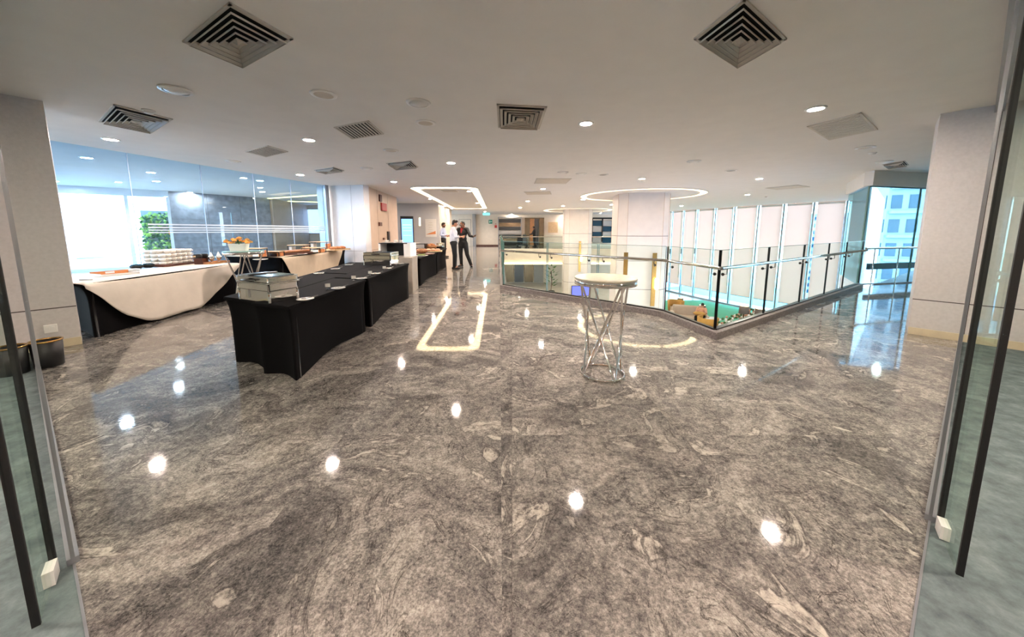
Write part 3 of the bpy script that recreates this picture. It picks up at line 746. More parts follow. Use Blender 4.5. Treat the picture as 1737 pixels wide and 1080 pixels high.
for i in range(4):
    a, b_ = gl[i], gl[i + 1]; d = (b_ - a).normalized()
    for k in range(len(segj[i]) - 1):
        p, q = a.lerp(b_, segj[i][k]) + d * .012, a.lerp(b_, segj[i][k + 1]) - d * .012
        gp = obj('glass_panel', B().bar(p, q, .018, CUR - .02, 1.19), 'glass_rail', bal)
        for e0, s_ in ((p, 1), (q, -1)):
            obj('panel_edge', B().bar(e0, e0 + d * s_ * .006, .02, CUR - .02, 1.19), 'gasket' if i > 1 else 'glass_edge', gp)
        obj('top_edge', B().bar(p, q, .02, 1.188, 1.194), 'glass_edge', gp)
    obj('base_shoe', B().bar(a, b_, .05, CUR, CUR + .02), 'dark_steel', bal)
    # brackets
    a2, b2 = rl[i], rl[i + 1]; d = (b2 - a2).normalized(); n = Vector((-d.y, d.x))
    if i == 0: continue
    L2 = (b2 - a2).length
    for k in segj[i]:
        for s_ in (-1, 1):
            s = L2 * k + s_ * .16
            if s < .1 or s > L2 - .1: continue
            p = a2 + d * s
            bk = obj('bracket', B().tube([(p.x, p.y, .95), (p.x, p.y, .87), (p.x + n.x * .06, p.y + n.y * .06, .865)], .007, 6), 'steel', bal)
            obj('fixing_cap', B().ball((p.x + n.x * .05, p.y + n.y * .05, .865), .022, 8, 6), 'dark_steel', bk)
hp = [tuple(rl[0]) + (.96,)]
for i in range(1, 4):
    hp.append(tuple(rl[i]) + (.96,))
hp.append(tuple(rl[4]) + (.96,))
hb = B()
for i in range(4): hb.cone(hp[i], hp[i + 1], .024, .024, 10)
obj('handrail', hb, 'steel', bal)
t = thing('window_handrail', 'steel handrail across the right window bay', 'handrail', (0, 0, 0))
e0, e1 = Vector(V4) + Vector((.05, .1)), Vector((12.9, 9.3))
obj('rail', B().tube([(e0.x, e0.y, 1.0), (e1.x, e1.y, 1.0)], .026, 10), 'steel', t)
for k in (.08, .3, .55, .8): p = e0.lerp(e1, k); obj('post', B().tube([(p.x, p.y, .0), (p.x, p.y, 1.0)], .012, 8), 'steel', t)

# ------------------------------------------------------------------ glass partition and the open door leaves of the doorway
def partition(label, near, far, hinge, free, dlab, side_):
    t = thing('glass_partition', label, 'glass panel')
    n, f_ = Vector(near), Vector(far)
    obj('glass_pane', B().bar(n, f_, .008, .03, CEIL - .09), 'glass_green', t)
    obj('floor_channel', B().bar(n, f_, .035, 0, .03), 'frame_grey', t)
    obj('head_channel', B().bar(n * .55, f_, .07, CEIL - .09, CEIL), 'frame_grey', t)
    obj('jamb', B().bar(n, n + (f_ - n).normalized() * .02, .012, .03, CEIL - .09), 'frame_grey', t)
    d = thing('glass_door', dlab, 'door')
    h, fr = Vector(hinge), Vector(free); u = (fr - h).normalized()
    obj('glass_leaf', B().bar(h, fr, .012, .012, CEIL - .12), 'glass_green', d)
    for e in (h, fr - u * .012): obj('edge_seal', B().bar(e, e + u * .012, .02, .012, CEIL - .12), 'gasket', d)
    obj('patch_fitting', B().bar(h + u * .02, h + u * .10, .03, .005, .07), 'plastic_white', d)
    p = h.lerp(fr, .45); m_ = Vector((-u.y, u.x))
    for s_ in (): obj('pull_handle', B().tube([(p.x + m_.x * s_ * .05, p.y + m_.y * s_ * .05, .8), (p.x + m_.x * s_ * .05, p.y + m_.y * s_ * .05, 1.3)], .012, 8), 'steel', d)
partition('fixed glass partition along the marble edge by the right pier', (2.10, 1.495), (5.93, 4.222), (2.10, 1.46), (1.88, 1.22), 'open glass door leaf with black edge seals by the right pier', 1)
partition('fixed glass partition along the marble edge by the left pier', (-1.92, 1.28), (-5.72, 3.813), (-1.96, 1.25), (-1.74, 1.04), 'open glass door leaf with black edge seals by the waste bins', -1)
tag(obj('threshold_strip', B().bar((1.41, 1.0), (2.10, 1.495), .008, 0, .004).bar((.5, .36), (1.41, 1.0), .008, 0, .004), 'frame_grey'), 'metal threshold strip between marble and carpet by the right door', 'threshold')
tag(obj('threshold_strip', B().bar((-1.5, 1.0), (-1.92, 1.28), .008, 0, .004).bar((-.54, .36), (-1.5, 1.0), .008, 0, .004), 'frame_grey'), 'metal threshold strip between marble and carpet by the left door', 'threshold')

#PART2
# ------------------------------------------------------------------ ceiling fixtures
def ceil_quad(px4):
    q = [up(*p).xy for p in px4]
    c = sum((Vector(p) for p in q), Vector((0, 0))) / 4
    e1 = ((q[1] - q[0]) + (q[2] - q[3])) / 2; e2 = ((q[2] - q[1]) + (q[3] - q[0])) / 2
    return c, e1, e2
def diffuser(label, px4, kind='four', dark='duct_black', m='grille_white', name='air_diffuser', most=.9, c=None, tilt=.0):
    c0, e1, e2 = ceil_quad(px4); c = c or c0
    k = min(1, most / max(e1.length, e2.length)); e1 = e1 * k; e2 = e2 * k
    if e1.x * e2.y - e1.y * e2.x < 0: e2 = -e2
    ratio = e2.length / e1.length
    t = thing(name, label, 'air vent', (c[0], c[1], CEIL), 0, 'ceiling air diffusers')
    def put(nm, b, mm):      # the unit square of the grille is laid onto the two edge directions
        b.v = [(e1.x * x + e2.x * y, e1.y * x + e2.y * y, z) for x, y, z in b.v]
        return obj(nm, b, mm, t)
    put('duct', B().box((0, 0, -.002), (.94, .94, .004)), dark)
    fw = .045; b = B()
    for x, y, w_, d_ in ((0, 1, 1, fw), (0, -1, 1, fw), (1, 0, fw, 1), (-1, 0, fw, 1)): b.box((x * (.5 - fw / 2), y * (.5 - fw / 2), -.006), (w_, d_, .012))
    put('frame', b, m)
    if kind == 'four':
        for k in range(5):
            r0 = .5 * (.88 - k * .175); r1 = r0 - .055; z0, z1 = -.008, -.034
            sq = ((-1, -1), (1, -1), (1, 1), (-1, 1))
            vs = [(x * r0, y * r0, z1) for x, y in sq] + [(x * r1, y * r1, z0) for x, y in sq]
            vs += [(x, y, z + .003) for x, y, z in vs] + [(x * r0, y * r0, z1 - .009) for x, y in sq] + [(x * (r0 - .008), y * (r0 - .008), z1 - .009) for x, y in sq]
            b = B(); b.add(vs, [(i, (i + 1) % 4, 4 + (i + 1) % 4, 4 + i) for i in range(4)] + [(8 + i, 12 + i, 12 + (i + 1) % 4, 8 + (i + 1) % 4) for i in range(4)] + [(16 + i, 8 + i, 8 + (i + 1) % 4, 16 + (i + 1) % 4) for i in range(4)] + [(16 + i, 16 + (i + 1) % 4, 20 + (i + 1) % 4, 20 + i) for i in range(4)] + [(i, 20 + i, 20 + (i + 1) % 4, (i + 1) % 4) for i in range(4)])
            put('louver', b, m)
        put('centre_cone', B().add([(-.06, -.06, -.02), (.06, -.06, -.02), (.06, .06, -.02), (-.06, .06, -.02), (0, 0, -.045)], [(0, 1, 4), (1, 2, 4), (2, 3, 4), (3, 0, 4), (3, 2, 1, 0)]), m)
    else:
        n = 10 if kind == 'line' else 13
        for k in range(n):
            y = -.5 + fw + (1 - 2 * fw) * (k + .5) / n; wd = (.40 if kind == 'line' else .62) / n
            b = B().box((0, y, -.010), (1 - 2 * fw, wd, .006)); put('louver', b, m)
    return t
diffuser('large square ceiling diffuser at the top left of the photo, cut by its edge', [(300, 64), (415, 118), (500, 59), (392, 6)])
diffuser('large square ceiling diffuser at the top right of the photo, cut by its edge', [(1176, 58), (1250, 118), (1338, 58), (1262, 4)])
diffuser('square diffuser lit blue on one side, nearest the left pier', [(167, 206), (257, 224), (294, 202), (191, 175)], most=1.35)
diffuser('dark slatted square vent between the left downlights, by the glass wall', [(414, 257), (451, 266), (492, 257), (453, 245)], 'line')
diffuser('dark slatted square vent left of the round white speakers', [(567, 215.5), (596, 235), (652, 227), (624, 203.5)], 'line')
diffuser('square diffuser set straight, left of the nearest centre downlight', [(843, 215), (917, 218), (926, 180), (845, 176)])
diffuser('small far diffuser above the left glass wall end', [(532, 288), (552, 293.5), (583.5, 289), (566, 283)], most=1.1)
diffuser('far diffuser in front of the rectangular light cove', [(655, 276), (670, 287), (710, 282.6), (697, 272.5)], most=1.1)
diffuser('wide beige return grille beside the brightest right downlight', [(1406.5, 237), (1489, 219), (1460.6, 190), (1368.6, 214)], 'fine', dark='plastic_grey', m='grille_beige', name='return_grille', most=1.4)
diffuser('small diffuser beside the right stone pier', [(1499, 294.6), (1552, 286), (1543.7, 275.7), (1482, 285)], most=.8, c=(8.9, 7.9))
def access_panel(label, px4):
    c, e1, e2 = ceil_quad(px4); a = math.atan2(e1.y, e1.x); s = min(1.0, (e1.length + e2.length) / 2)
    t = thing('access_panel', label, 'ceiling panel', (c.x, c.y, CEIL), a, 'ceiling access panels')
    obj('panel', B().box((0, 0, -.006), (s, s, .008)), 'grille_beige', t); obj('rim', B().box((0, s / 2, -.005), (s + .04, .03, .01)).box((0, -s / 2, -.005), (s + .04, .03, .01)).box((s / 2, 0, -.005), (.03, s + .04, .01)).box((-s / 2, 0, -.005), (.03, s + .04, .01)), 'grille_white', t)
access_panel('beige ceiling panel in front of the blinds', [(1312.5, 317.5), (1336, 321.7), (1360.5, 317.5), (1333, 314)])
access_panel('larger beige ceiling panel between the cove and the near pillar ring', [(912.6, 313), (948, 313), (962.6, 300), (923.7, 300)])
access_panel('beige ceiling panel just behind a larger one, toward the end wall', [(896, 331), (923.7, 330), (931, 323.5), (901.5, 323.5)])
access_panel('grey ceiling panel inside the rectangular light cove', [(751, 325), (770, 325), (775, 322), (756, 322)])

LPROTO = None
def downlight(px, py, label, r=.082, cool=False):
    p = up(px, py)
    t = thing('downlight', label, 'ceiling light', (p.x, p.y, CEIL), 0, 'recessed downlights')
    global LPROTO
    if not LPROTO:
        LPROTO = {}
        LPROTO['trim'] = B().lathe([(.082, -.012), (.105, -.012), (.11, 0), (.08, 0)], 20, caps=False).mesh('trim')
        LPROTO['lens'] = B().lathe([(.081, -.009), (.081, -.004)], 12, smooth=False).mesh('lens')
    obj('trim_ring', LPROTO['trim'], 'plastic_white', t); obj('lens', LPROTO['lens'], 'lamp', t)
for px, py, lab in (
    (994, 209, 'nearest downlight in the middle of the ceiling, right of the straight diffuser'), (1384, 184, 'brightest downlight on the right, beside the beige return grille'),
    (524, 237, 'downlight between the two dark slatted vents'), (188, 236, 'leftmost downlight above the white-clothed table'), (765, 276, 'downlight right of the diffuser before the rectangular cove'),
    (509, 296, 'downlight close to the left glass wall end'), (668, 308, 'downlight above the beige wall corner'), (921, 320, 'downlight at the corner of the larger beige ceiling panel'),
    (1089, 303, 'downlight right in front of the near pillar ring'), (1288, 303, 'nearer of two downlights before the blinds'), (1268, 330, 'farther of two downlights before the blinds'),
    (1532, 304, 'downlight beside the right stone pier and small diffuser'), (895, 341, 'downlight right of the cove, third from the end wall'), (882, 352, 'downlight right of the cove, second from the end wall'),
    (989, 338, 'downlight left of the near pillar ring, over the void'), (955, 349, 'downlight in front of the far pillar ring'), (926, 358, 'downlight left of the far pillar ring'),
    (1037, 347, 'downlight between the two pillar rings'), (1019, 361, 'downlight behind the far pillar ring, right side'), (868, 363, 'downlight above the wide glazed end panel'),
    (1156, 349, 'downlight just right of the near pillar head'), (796, 324, 'nearest downlight inside the rectangular cove'), (810, 344, 'second downlight inside the rectangular cove'),
    (730, 337, 'downlight left of the cove above the kiosk'), (755, 349, 'downlight over the reception wall corner'), (767, 353.5, 'downlight at the far left corner of the cove'),
    (817, 353.5, 'downlight at the far right corner of the cove'), (822, 359, 'last downlight before the corridor end wall'), (961, 363, 'downlight in front of the end wall by the information panel'),
    (256, 292, 'downlight behind the glass near the window, first of the lobby row'), (265, 307, 'downlight behind the glass by the dark marble edge'), (147, 267, 'biggest downlight seen through the left glass wall'),
    (92, 307, 'downlight behind the glass beside the left pier'), (441, 306, 'downlight behind the third glass joint in the lobby'), (445, 325, 'farthest lobby downlight before the lifts'), (322, 326, 'downlight above the dark marble wall')):
    downlight(px, py, lab)
for i, (x, y) in enumerate(((-3.2, -1.6), (-1.1, -1.6), (1.1, -1.6), (3.2, -1.6), (-3.4, .9), (3.4, .9))):      # unseen lamps added behind the camera to brighten ceiling and carpet
    t = thing('downlight', 'added unseen downlight of the carpeted room, ' + ('back row far left', 'back row left of the middle', 'back row right of the middle', 'back row far right', 'front row left', 'front row right')[i], 'ceiling light', (x, y, CEIL), 0, 'recessed downlights')
    obj('trim_ring', LPROTO['trim'], 'plastic_white', t); obj('lens', LPROTO['lens'], 'lamp', t)
def puck(px, py, kind, label):
    p = up(px, py)
    if kind == 'speaker':
        t = thing('ceiling_speaker', label, 'speaker', (p.x, p.y, CEIL), 0, 'round ceiling fittings')
        obj('rim', B().lathe([(.10, -.012), (.135, -.010), (.14, 0), (.1, 0)], 24, caps=False), 'plastic_white', t); obj('grille', B().lathe([(.1, -.010), (.1, -.002)], 24), 'grille_beige' if 'dark' not in label else 'plastic_grey', t)
    elif kind == 'dome':
        t = thing('ceiling_disc', label, 'ceiling fitting', (p.x, p.y, CEIL), 0, 'round ceiling fittings')
        obj('rim', B().lathe([(.11, -.02), (.14, -.016), (.145, 0), (.11, 0)], 24, caps=False), 'plastic_white', t); obj('cover', B().lathe([(.02, -.035), (.07, -.03), (.11, -.012), (.11, -.004)], 24), 'plastic_white', t)
    else:
        t = thing('smoke_detector', label, 'detector', (p.x, p.y, CEIL), 0, 'round ceiling fittings')
        obj('base', B().lathe([(.06, -.02), (.065, 0)], 18), 'plastic_white', t); obj('sensor', B().lathe([(.015, -.045), (.04, -.04), (.05, -.02)], 18), 'plastic_white', t)
for q in ((298, 152, 'dome', 'round white cap between the large left diffuser and the blue-lit one'), (549, 160, 'speaker', 'beige round speaker nearest the large left diffuser'), (710, 174, 'dome', 'round white cap left of the straight diffuser'),
          (722, 208, 'speaker', 'beige round speaker just behind a white cap'), (663, 255, 'speaker', 'small beige speaker in front of the far diffuser'), (622, 285, 'dome', 'small white cap between the two far diffusers'),
          (1023, 296, 'speaker', 'dark round speaker near the pillar ring'), (1240, 289, 'speaker', 'dark round speaker left of the blinds downlights'), (1177, 273, 'dome', 'round white cap right of centre ahead of a dark speaker'),
          (1468, 250, 'speaker', 'beige speaker behind the return grille'), (1480, 259, 'detector', 'smoke detector beside the beige speaker on the right'), (1500, 274, 'dome', 'white cap beside the right small diffuser'),
          (395, 273, 'dome', 'white cap beside the slatted vent near the glass wall'), (252, 187, 'detector', 'yellowed smoke detector at the blue-lit diffuser'), (955, 292, 'dome', 'left of two pale caps before the ceiling panels'),
          (986, 294, 'dome', 'right of two pale caps before the ceiling panels'), (1300, 333, 'detector', 'tiny detector by the blinds cove')):
    puck(*q)
# light coves
def ring_cove(name, label, c, r0, r1):
    t = thing(name, label, 'cove light', (c[0], c[1], CEIL))
    n = 64; b = B(); vs = []
    for i in range(n):
        a = 2 * PI * i / n
        for r, z in ((r0, -.006), (r1, -.006), (r1, -.001), (r0, -.001)): vs.append((r * math.cos(a), r * math.sin(a), z))
    b.add(vs, [(i * 4 + k, ((i + 1) % n) * 4 + k, ((i + 1) % n) * 4 + (k + 1) % 4, i * 4 + (k + 1) % 4) for i in range(n) for k in range(4)])
    obj('glow_ring', b, 'cove', t)
    for rr in (r0 - .02, r1 + .02): obj('lip', B().tube([(rr * math.cos(2 * PI * i / n), rr * math.sin(2 * PI * i / n), -.01) for i in range(n)], .02, 6, True), 'ceiling_paint', t)
    return t
ring_cove('ring_cove', 'glowing ring light around the head of the near pillar', P1C, 2.28, 2.52)
ring_cove('ring_cove', 'glowing ring light around the head of the far pillar', P2C, 2.25, 2.5)
t = thing('rectangular_cove', 'glowing rounded rectangle light cove above the walkway', 'cove light', (0, 0, CEIL))
def rrect(x0, y0, x1, y1, r, n=5):
    out = []
    for cx_, cy_, a0 in ((x1 - r, y1 - r, 0), (x0 + r, y1 - r, PI / 2), (x0 + r, y0 + r, PI), (x1 - r, y0 + r, 1.5 * PI)):
        for k in range(n + 1): out.append((cx_ + r * math.cos(a0 + k * PI / 2 / n), cy_ + r * math.sin(a0 + k * PI / 2 / n)))
    return out
o1, i1 = rrect(-3.65, 11.7, -1.2, 23.2, .5), rrect(-3.35, 12.2, -1.5, 22.7, .35)
n = len(o1); sk = lambda p: (p[0] - (p[1] - 11.7) * .045, p[1])
b = B(); b.add([sk(p) + (-.006,) for p in o1] + [sk(p) + (-.006,) for p in i1] + [sk(p) + (-.001,) for p in o1] + [sk(p) + (-.001,) for p in i1],
               [(i, (i + 1) % n, n + (i + 1) % n, n + i) for i in range(n)] + [(2 * n + i, 3 * n + i, 3 * n + (i + 1) % n, 2 * n + (i + 1) % n) for i in range(n)])
obj('glow_band', b, 'cove', t)
for q in (o1, i1): obj('lip', B().tube([sk(p) + (-.012,) for p in q], .02, 6, True), 'ceiling_paint', t)

# ------------------------------------------------------------------ tables
def cloth_table(name, label, quad, h=.75, bow=.05, ins=.055, gapz=.0, m='black_cloth', cat='table', arch=.04):
    # quad: top corners in order; stretch cover that nips in under the top and bows between the feet
    c = sum((Vector(p[:2]) for p in quad), Vector((0, 0))) / 4
    t = thing(name, label, cat, (c.x, c.y, 0), 0, 'stretch-covered buffet tables')
    q = [Vector(p[:2]) - c for p in quad]; n = 10
    def loop(z_t):
        e = 1 - (1 - min(1, z_t * 2.2)) ** 3
        out = []
        for i in range(4):
            p, r = q[i], q[(i + 1) % 4]; d = (r - p); L2 = d.length; d.normalize(); nn = Vector((-d.y, d.x)); nn = nn if nn.dot((p + r) / 2) < 0 else -nn
            prv, nx = q[i - 1], q[(i + 2) % 4]
            for s in (0.0, .02, .09, .2, .35, .5, .65, .8, .91, .98):
                b_ = math.sin(PI * s); pt = p.lerp(r, s)
                pt = pt * (1 - (.012 if s == 0 else 0) - ins * e / max(.4, min(1, pt.length))) + nn * (bow * e * b_)
                z = h * (1 - z_t)
                if z_t > .9: z = max(z, 0) + arch * (b_ ** 2) * (z_t - .9) * 10 * min(1, L2)
                out.append((pt.x, pt.y, max(z, .004)))
        return out
    zs = [0, .015, .05, .1, .16, .24, .34, .46, .6, .75, .9, 1.0]
    vs = []; 
    for z in zs: vs += loop(z)
    N_ = 4 * n; b = B()
    b.add(vs, [(j * N_ + i, (j + 1) * N_ + i, (j + 1) * N_ + (i + 1) % N_, j * N_ + (i + 1) % N_) for j in range(len(zs) - 1) for i in range(N_)], True)
    obj('stretch_cover', b, m, t)
    obj('table_top', B().add([(p[0], p[1], h) for p in loop(0)], [tuple(range(N_))[::1]]), m, t) if False else None
    b = B(); b.prism([(p.x, p.y) for p in [v * .998 for v in q]], h - .03, h + .001); obj('top_cover', b, m, t, .006)
    for p in q:
        p2 = p * (1 - (ins + .09) / max(.4, p.length))
        obj('leg', B().tube([(p2.x, p2.y, 0), (p2.x, p2.y, h - .03)], .02, 6), 'metal_black', t)
    return t
Z = .75
def tp(x, y, z=Z): return at(x, y, z).xy
T1R = [(-2.07, 2.99), (-2.10, 4.70), (-2.66, 4.86), (-2.55, 3.16)]
T1L = [(-2.58, 3.26), (-2.69, 5.32), (-3.32, 5.46), (-3.08, 3.46)]
T2R = [(-2.11, 4.78), (-2.22, 7.10), (-2.84, 7.20), (-2.67, 4.93)]
T2L = [(-2.70, 5.38), (-2.86, 7.22), (-3.62, 7.36), (-3.34, 5.52)]
cloth_table('buffet_table', 'black-covered table nearest the camera, with plates along its edge', T1R)
cloth_table('buffet_table', 'black-covered table under the near silver chafing dish, left row', T1L)
cloth_table('buffet_table', 'second black-covered table of the right row, ending at the white box', T2R)
cloth_table('buffet_table', 'second black-covered table of the left row, toward the beige cloth table', T2L)
T3 = [(-2.26, 7.46), (-2.36, 8.25), (-3.5, 8.4), (-3.35, 7.62)]
cloth_table('serving_table', 'narrow serving table in a silver-grey cloth between the black tables', T3, .84, .01, .01, m='silver_cloth', arch=0)
cloth_table('buffet_table', 'black-covered table carrying bread boards, behind the silver-grey table', [(-2.36, 8.5), (-2.46, 10.9), (-3.9, 11.0), (-3.7, 8.6)])
cloth_table('buffet_table', 'last black-covered table of the row, beside the people', [(-2.48, 11.0), (-2.6, 13.2), (-4.1, 13.3), (-3.95, 11.1)])
ZB = .85
BT = [(-5.22, 7.4), (-5.60, 11.15), (-6.25, 11.2), (-6.75, 7.75)]
cloth_table('buffet_table', 'black-covered table under the beige cloth by the glass wall', BT, ZB, .03, .05)
WT = [(-5.64, 4.26), (-5.92, 7.1), (-6.8, 7.2), (-6.62, 4.6)]
cloth_table('buffet_table', 'black-covered table under the white cloth beside the left pier', WT, Z, .05, .06)

def interp(tab, u):
    for (a, x), (b_, y) in zip(tab, tab[1:]):
        if a <= u <= b_: return x + (y - x) * (u - a) / (b_ - a)
    return tab[-1][1]
def tablecloth(name, label, quad, h, drop, m, u0=0, u1=1, wave=.012, wd=1.0):
    # lies on the top and hangs over the long edge quad[0]->quad[1]
    a, b_ = Vector(quad[0]), Vector(quad[1]); bk0, bk1 = Vector(quad[3]), Vector(quad[2])
    d = (b_ - a).normalized(); n = Vector((d.y, -d.x)); n = n if n.dot(a) < 0 else -n
    nu, nv = 44, 14; vs = []
    for i in range(nu + 1):
        u = i / nu; uu = u0 + (u1 - u0) * u
        f_ = a.lerp(b_, uu); k_ = bk0.lerp(bk1, uu); L2 = min(interp(drop, u), h - .012)
        vs.append((k_.x, k_.y, h + .005))
        p = f_.lerp(k_, .02); vs.append((p.x, p.y, h + .006))
        for j in range(1, nv + 1):
            v = j / nv
            o_ = .014 + .03 * min(1, v * 3) + wave * v * math.sin(u * 21 + v * 2) + wave * .6 * v * math.sin(u * 47)
            p = f_ + n * o_; sl = (.5 - u) * .10 * v * L2
            vs.append((p.x + d.x * sl, p.y + d.y * sl, h + .004 - L2 * v ** 1.0))
    R_ = nv + 2
    b = B(); b.add(vs, [(i * R_ + j, (i + 1) * R_ + j, (i + 1) * R_ + j + 1, i * R_ + j + 1) for i in range(nu) for j in range(R_ - 1)], True)
    o = obj(name, b, m); md = o.modifiers.new('thickness', 'SOLIDIFY'); md.thickness = .004; md.offset = 1
    return tag(o, label, 'tablecloth')
tablecloth('tablecloth', 'white tablecloth with a deep pointed drop on the table by the left pier', WT, Z, [(0, .06), (.06, .22), (.15, .52), (.26, .70), (.34, .733), (.44, .72), (.52, .71), (.62, .715), (.78, .48), (.92, .2), (1, .05)], 'white_cloth')
tablecloth('tablecloth', 'beige tablecloth hanging in a trapezium from the table by the glass wall', BT, ZB, [(0, .03), (.08, .35), (.2, .75), (.3, .80), (.6, .78), (.8, .7), (.93, .3), (1, .03)], 'beige_cloth', .0, .90)

# ------------------------------------------------------------------ cocktail tables
def cocktail(name, label, loc, H=1.06, top='wood_pale', R=.32, rz=0):
    t = thing(name, label, 'table', loc, rz)
    obj('glass_top' if top != 'wood_pale' else 'table_top', B().lathe([(R - .01, H - .004), (R, H), (R - .004, H + .012)], 40), 'glass_top_green' if top != 'wood_pale' else 'top_stone', t)
    obj('top_band', B().lathe([(R - .012, H - .055), (R - .002, H - .055), (R - .002, H - .005), (R - .012, H - .005)], 40), 'chrome', t)
    n = 40; rb = .215
    b = B().lathe([(rb - .006, 0), (rb + .006, 0), (rb + .006, .03), (rb - .006, .03), (rb - .006, 0)], 40); b.f = b.f[:-2]; b.sm = b.sm[:-2]
    obj('base_ring', b, 'chrome', t)
    for k in range(8):
        a = 2 * PI * (k // 2) / 4 + .3; a2 = a + 1.55 * (1 if k % 2 else -1)
        obj('leg', B().tube([(rb * math.cos(a), rb * math.sin(a), .01), ((R - .035) * math.cos(a2), (R - .035) * math.sin(a2), H - .04)],   .0105, 8), 'chrome', t)
    return t
mat('top_stone', (206, 202, 178), .25, 0, .06, 20)
mat('glass_top_green', (150, 196, 190), .1, 0, .04, 10)
cocktail('cocktail_table', 'tall cocktail table with crossed chrome legs alone on the marble floor', (.92, 3.22, 0), .985, R=.30)
cocktail('cocktail_table', 'tall glass-topped chrome table with the orange flowers', (-5.12, 6.3, 0), 1.06, 'glass', rz=.5)
t = thing('flower_pot', 'white square planter of orange flowers on the glass-topped chrome table', 'flowers', (-5.2, 6.3, 1.074), .3)
vs = [(-.12, -.07, 0), (.12, -.07, 0), (.12, .07, 0), (-.12, .07, 0), (-.14, -.085, .13), (.14, -.085, .13), (.14, .085, .13), (-.14, .085, .13)]
obj('pot', B().add(vs, [(3, 2, 1, 0), (4, 5, 6, 7), (0, 1, 5, 4), (1, 2, 6, 5), (2, 3, 7, 6), (3, 0, 4, 7)]), 'porcelain', t)
for i in range(16):
    x, y = random.uniform(-.2, .2), random.uniform(-.1, .1); z = .17 + random.uniform(0, .07) - abs(x) * .2
    b = B()
    for k in range(6):
        a = k * PI / 3; b.ball((x + .022 * math.cos(a), y + .022 * math.sin(a), z), (.02, .02, .018), 6, 4)
    b.ball((x, y, z + .012), .018, 6, 4); obj('blossom', b, 'flower_orange' if i % 3 else 'mustard', t)
b = B()
for i in range(26):
    a = random.uniform(0, 2 * PI); x, y = .17 * math.cos(a) * random.random(), .1 * math.sin(a) * random.random(); q = Vector((x * 1.3, y * 1.3, .12 + random.random() * .08)); s_ = Vector((-math.sin(a), math.cos(a), 0)) * .016
    b.add([(x, y, .12), q + s_, q + Vector((math.cos(a) * .05, math.sin(a) * .05, .02)), q - s_], [(0, 1, 2, 3)])
o = obj('leaves', b, 'leaf_green', t); o['kind'] = 'stuff'

# ------------------------------------------------------------------ things on the black tables
def plate_on(px, py, label, z=Z):
    p = at(px, py, z)
    t = thing('plate', label, 'plate', (p.x, p.y, z + .002), 0, 'small white plates on the black tables')
    obj('dish', B().lathe([(.045, 0), (.05, .004), (.078, .012), (.08, .015), (.05, .009), (.01, .007)], 24), 'porcelain', t)
    return t, p
def spoon_on(p, label, z=Z, rz=.6):
    t = thing('spoon', label, 'spoon', (p.x, p.y, z + .011), rz, 'serving spoons on the white plates')
    obj('bowl', B().ball((-.01, 0, .006), (.026, .017, .006), 10, 6), 'steel', t); obj('handle', B().tube([(.012, 0, .006), (.06, 0, .016), (.115, 0, .03)], .0035, 6), 'steel', t)
def card_on(px, py, label, z=Z, rz=.3):
    p = at(px, py, z)
    t = thing('name_card', label, 'card', (p.x, p.y, z + .002), rz, 'food name cards on the black tables')
    obj('holder', B().box((0, 0, .006), (.03, .02, .012)).tube([(0, 0, .012), (0, 0, .035)], .003, 6), 'steel', t); obj('card', B().box((0, .004, .055), (.055, .002, .042)), 'paper', t)
rp = [(518, 509, 'front plate on the nearest black table, first along its right edge'), (574, 490, 'second plate along the right edge of the black tables'), (613, 473.5, 'third plate along the right edge, at the table joint'), (637, 465, 'fourth plate along the right edge of the black tables'), (657, 456, 'fifth plate along the right edge, before the far chafing dish'), (679, 448, 'sixth plate, beside the corner of the far chafing dish'),
      (479, 501.5, 'plate in front of the near chafing dish'), (497, 477, 'plate behind the near chafing dish'), (541, 464.5, 'first plate of the left row behind the near chafing dish'), (569, 457, 'second plate of the left row on the black tables'), (592, 450, 'third plate of the left row on the black tables'), (620, 443.5, 'plate at the far left end of the black tables, by the far chafing dish')]
for i, (px, py, lab) in enumerate(rp):
    _, p = plate_on(px, py, lab); spoon_on(p, 'spoon lying on the ' + ' '.join(lab.replace(',', '').split()[:12]), rz=.5 + .2 * (i % 3))
for px, py, lab in ((556, 492, 'name card behind the second right-edge plate'), (600, 477, 'name card behind the third right-edge plate'), (628, 468, 'name card behind the fourth right-edge plate'), (652, 459, 'name card behind the fifth right-edge plate'), (672, 451, 'name card beside the sixth right-edge plate')): card_on(px, py, lab)
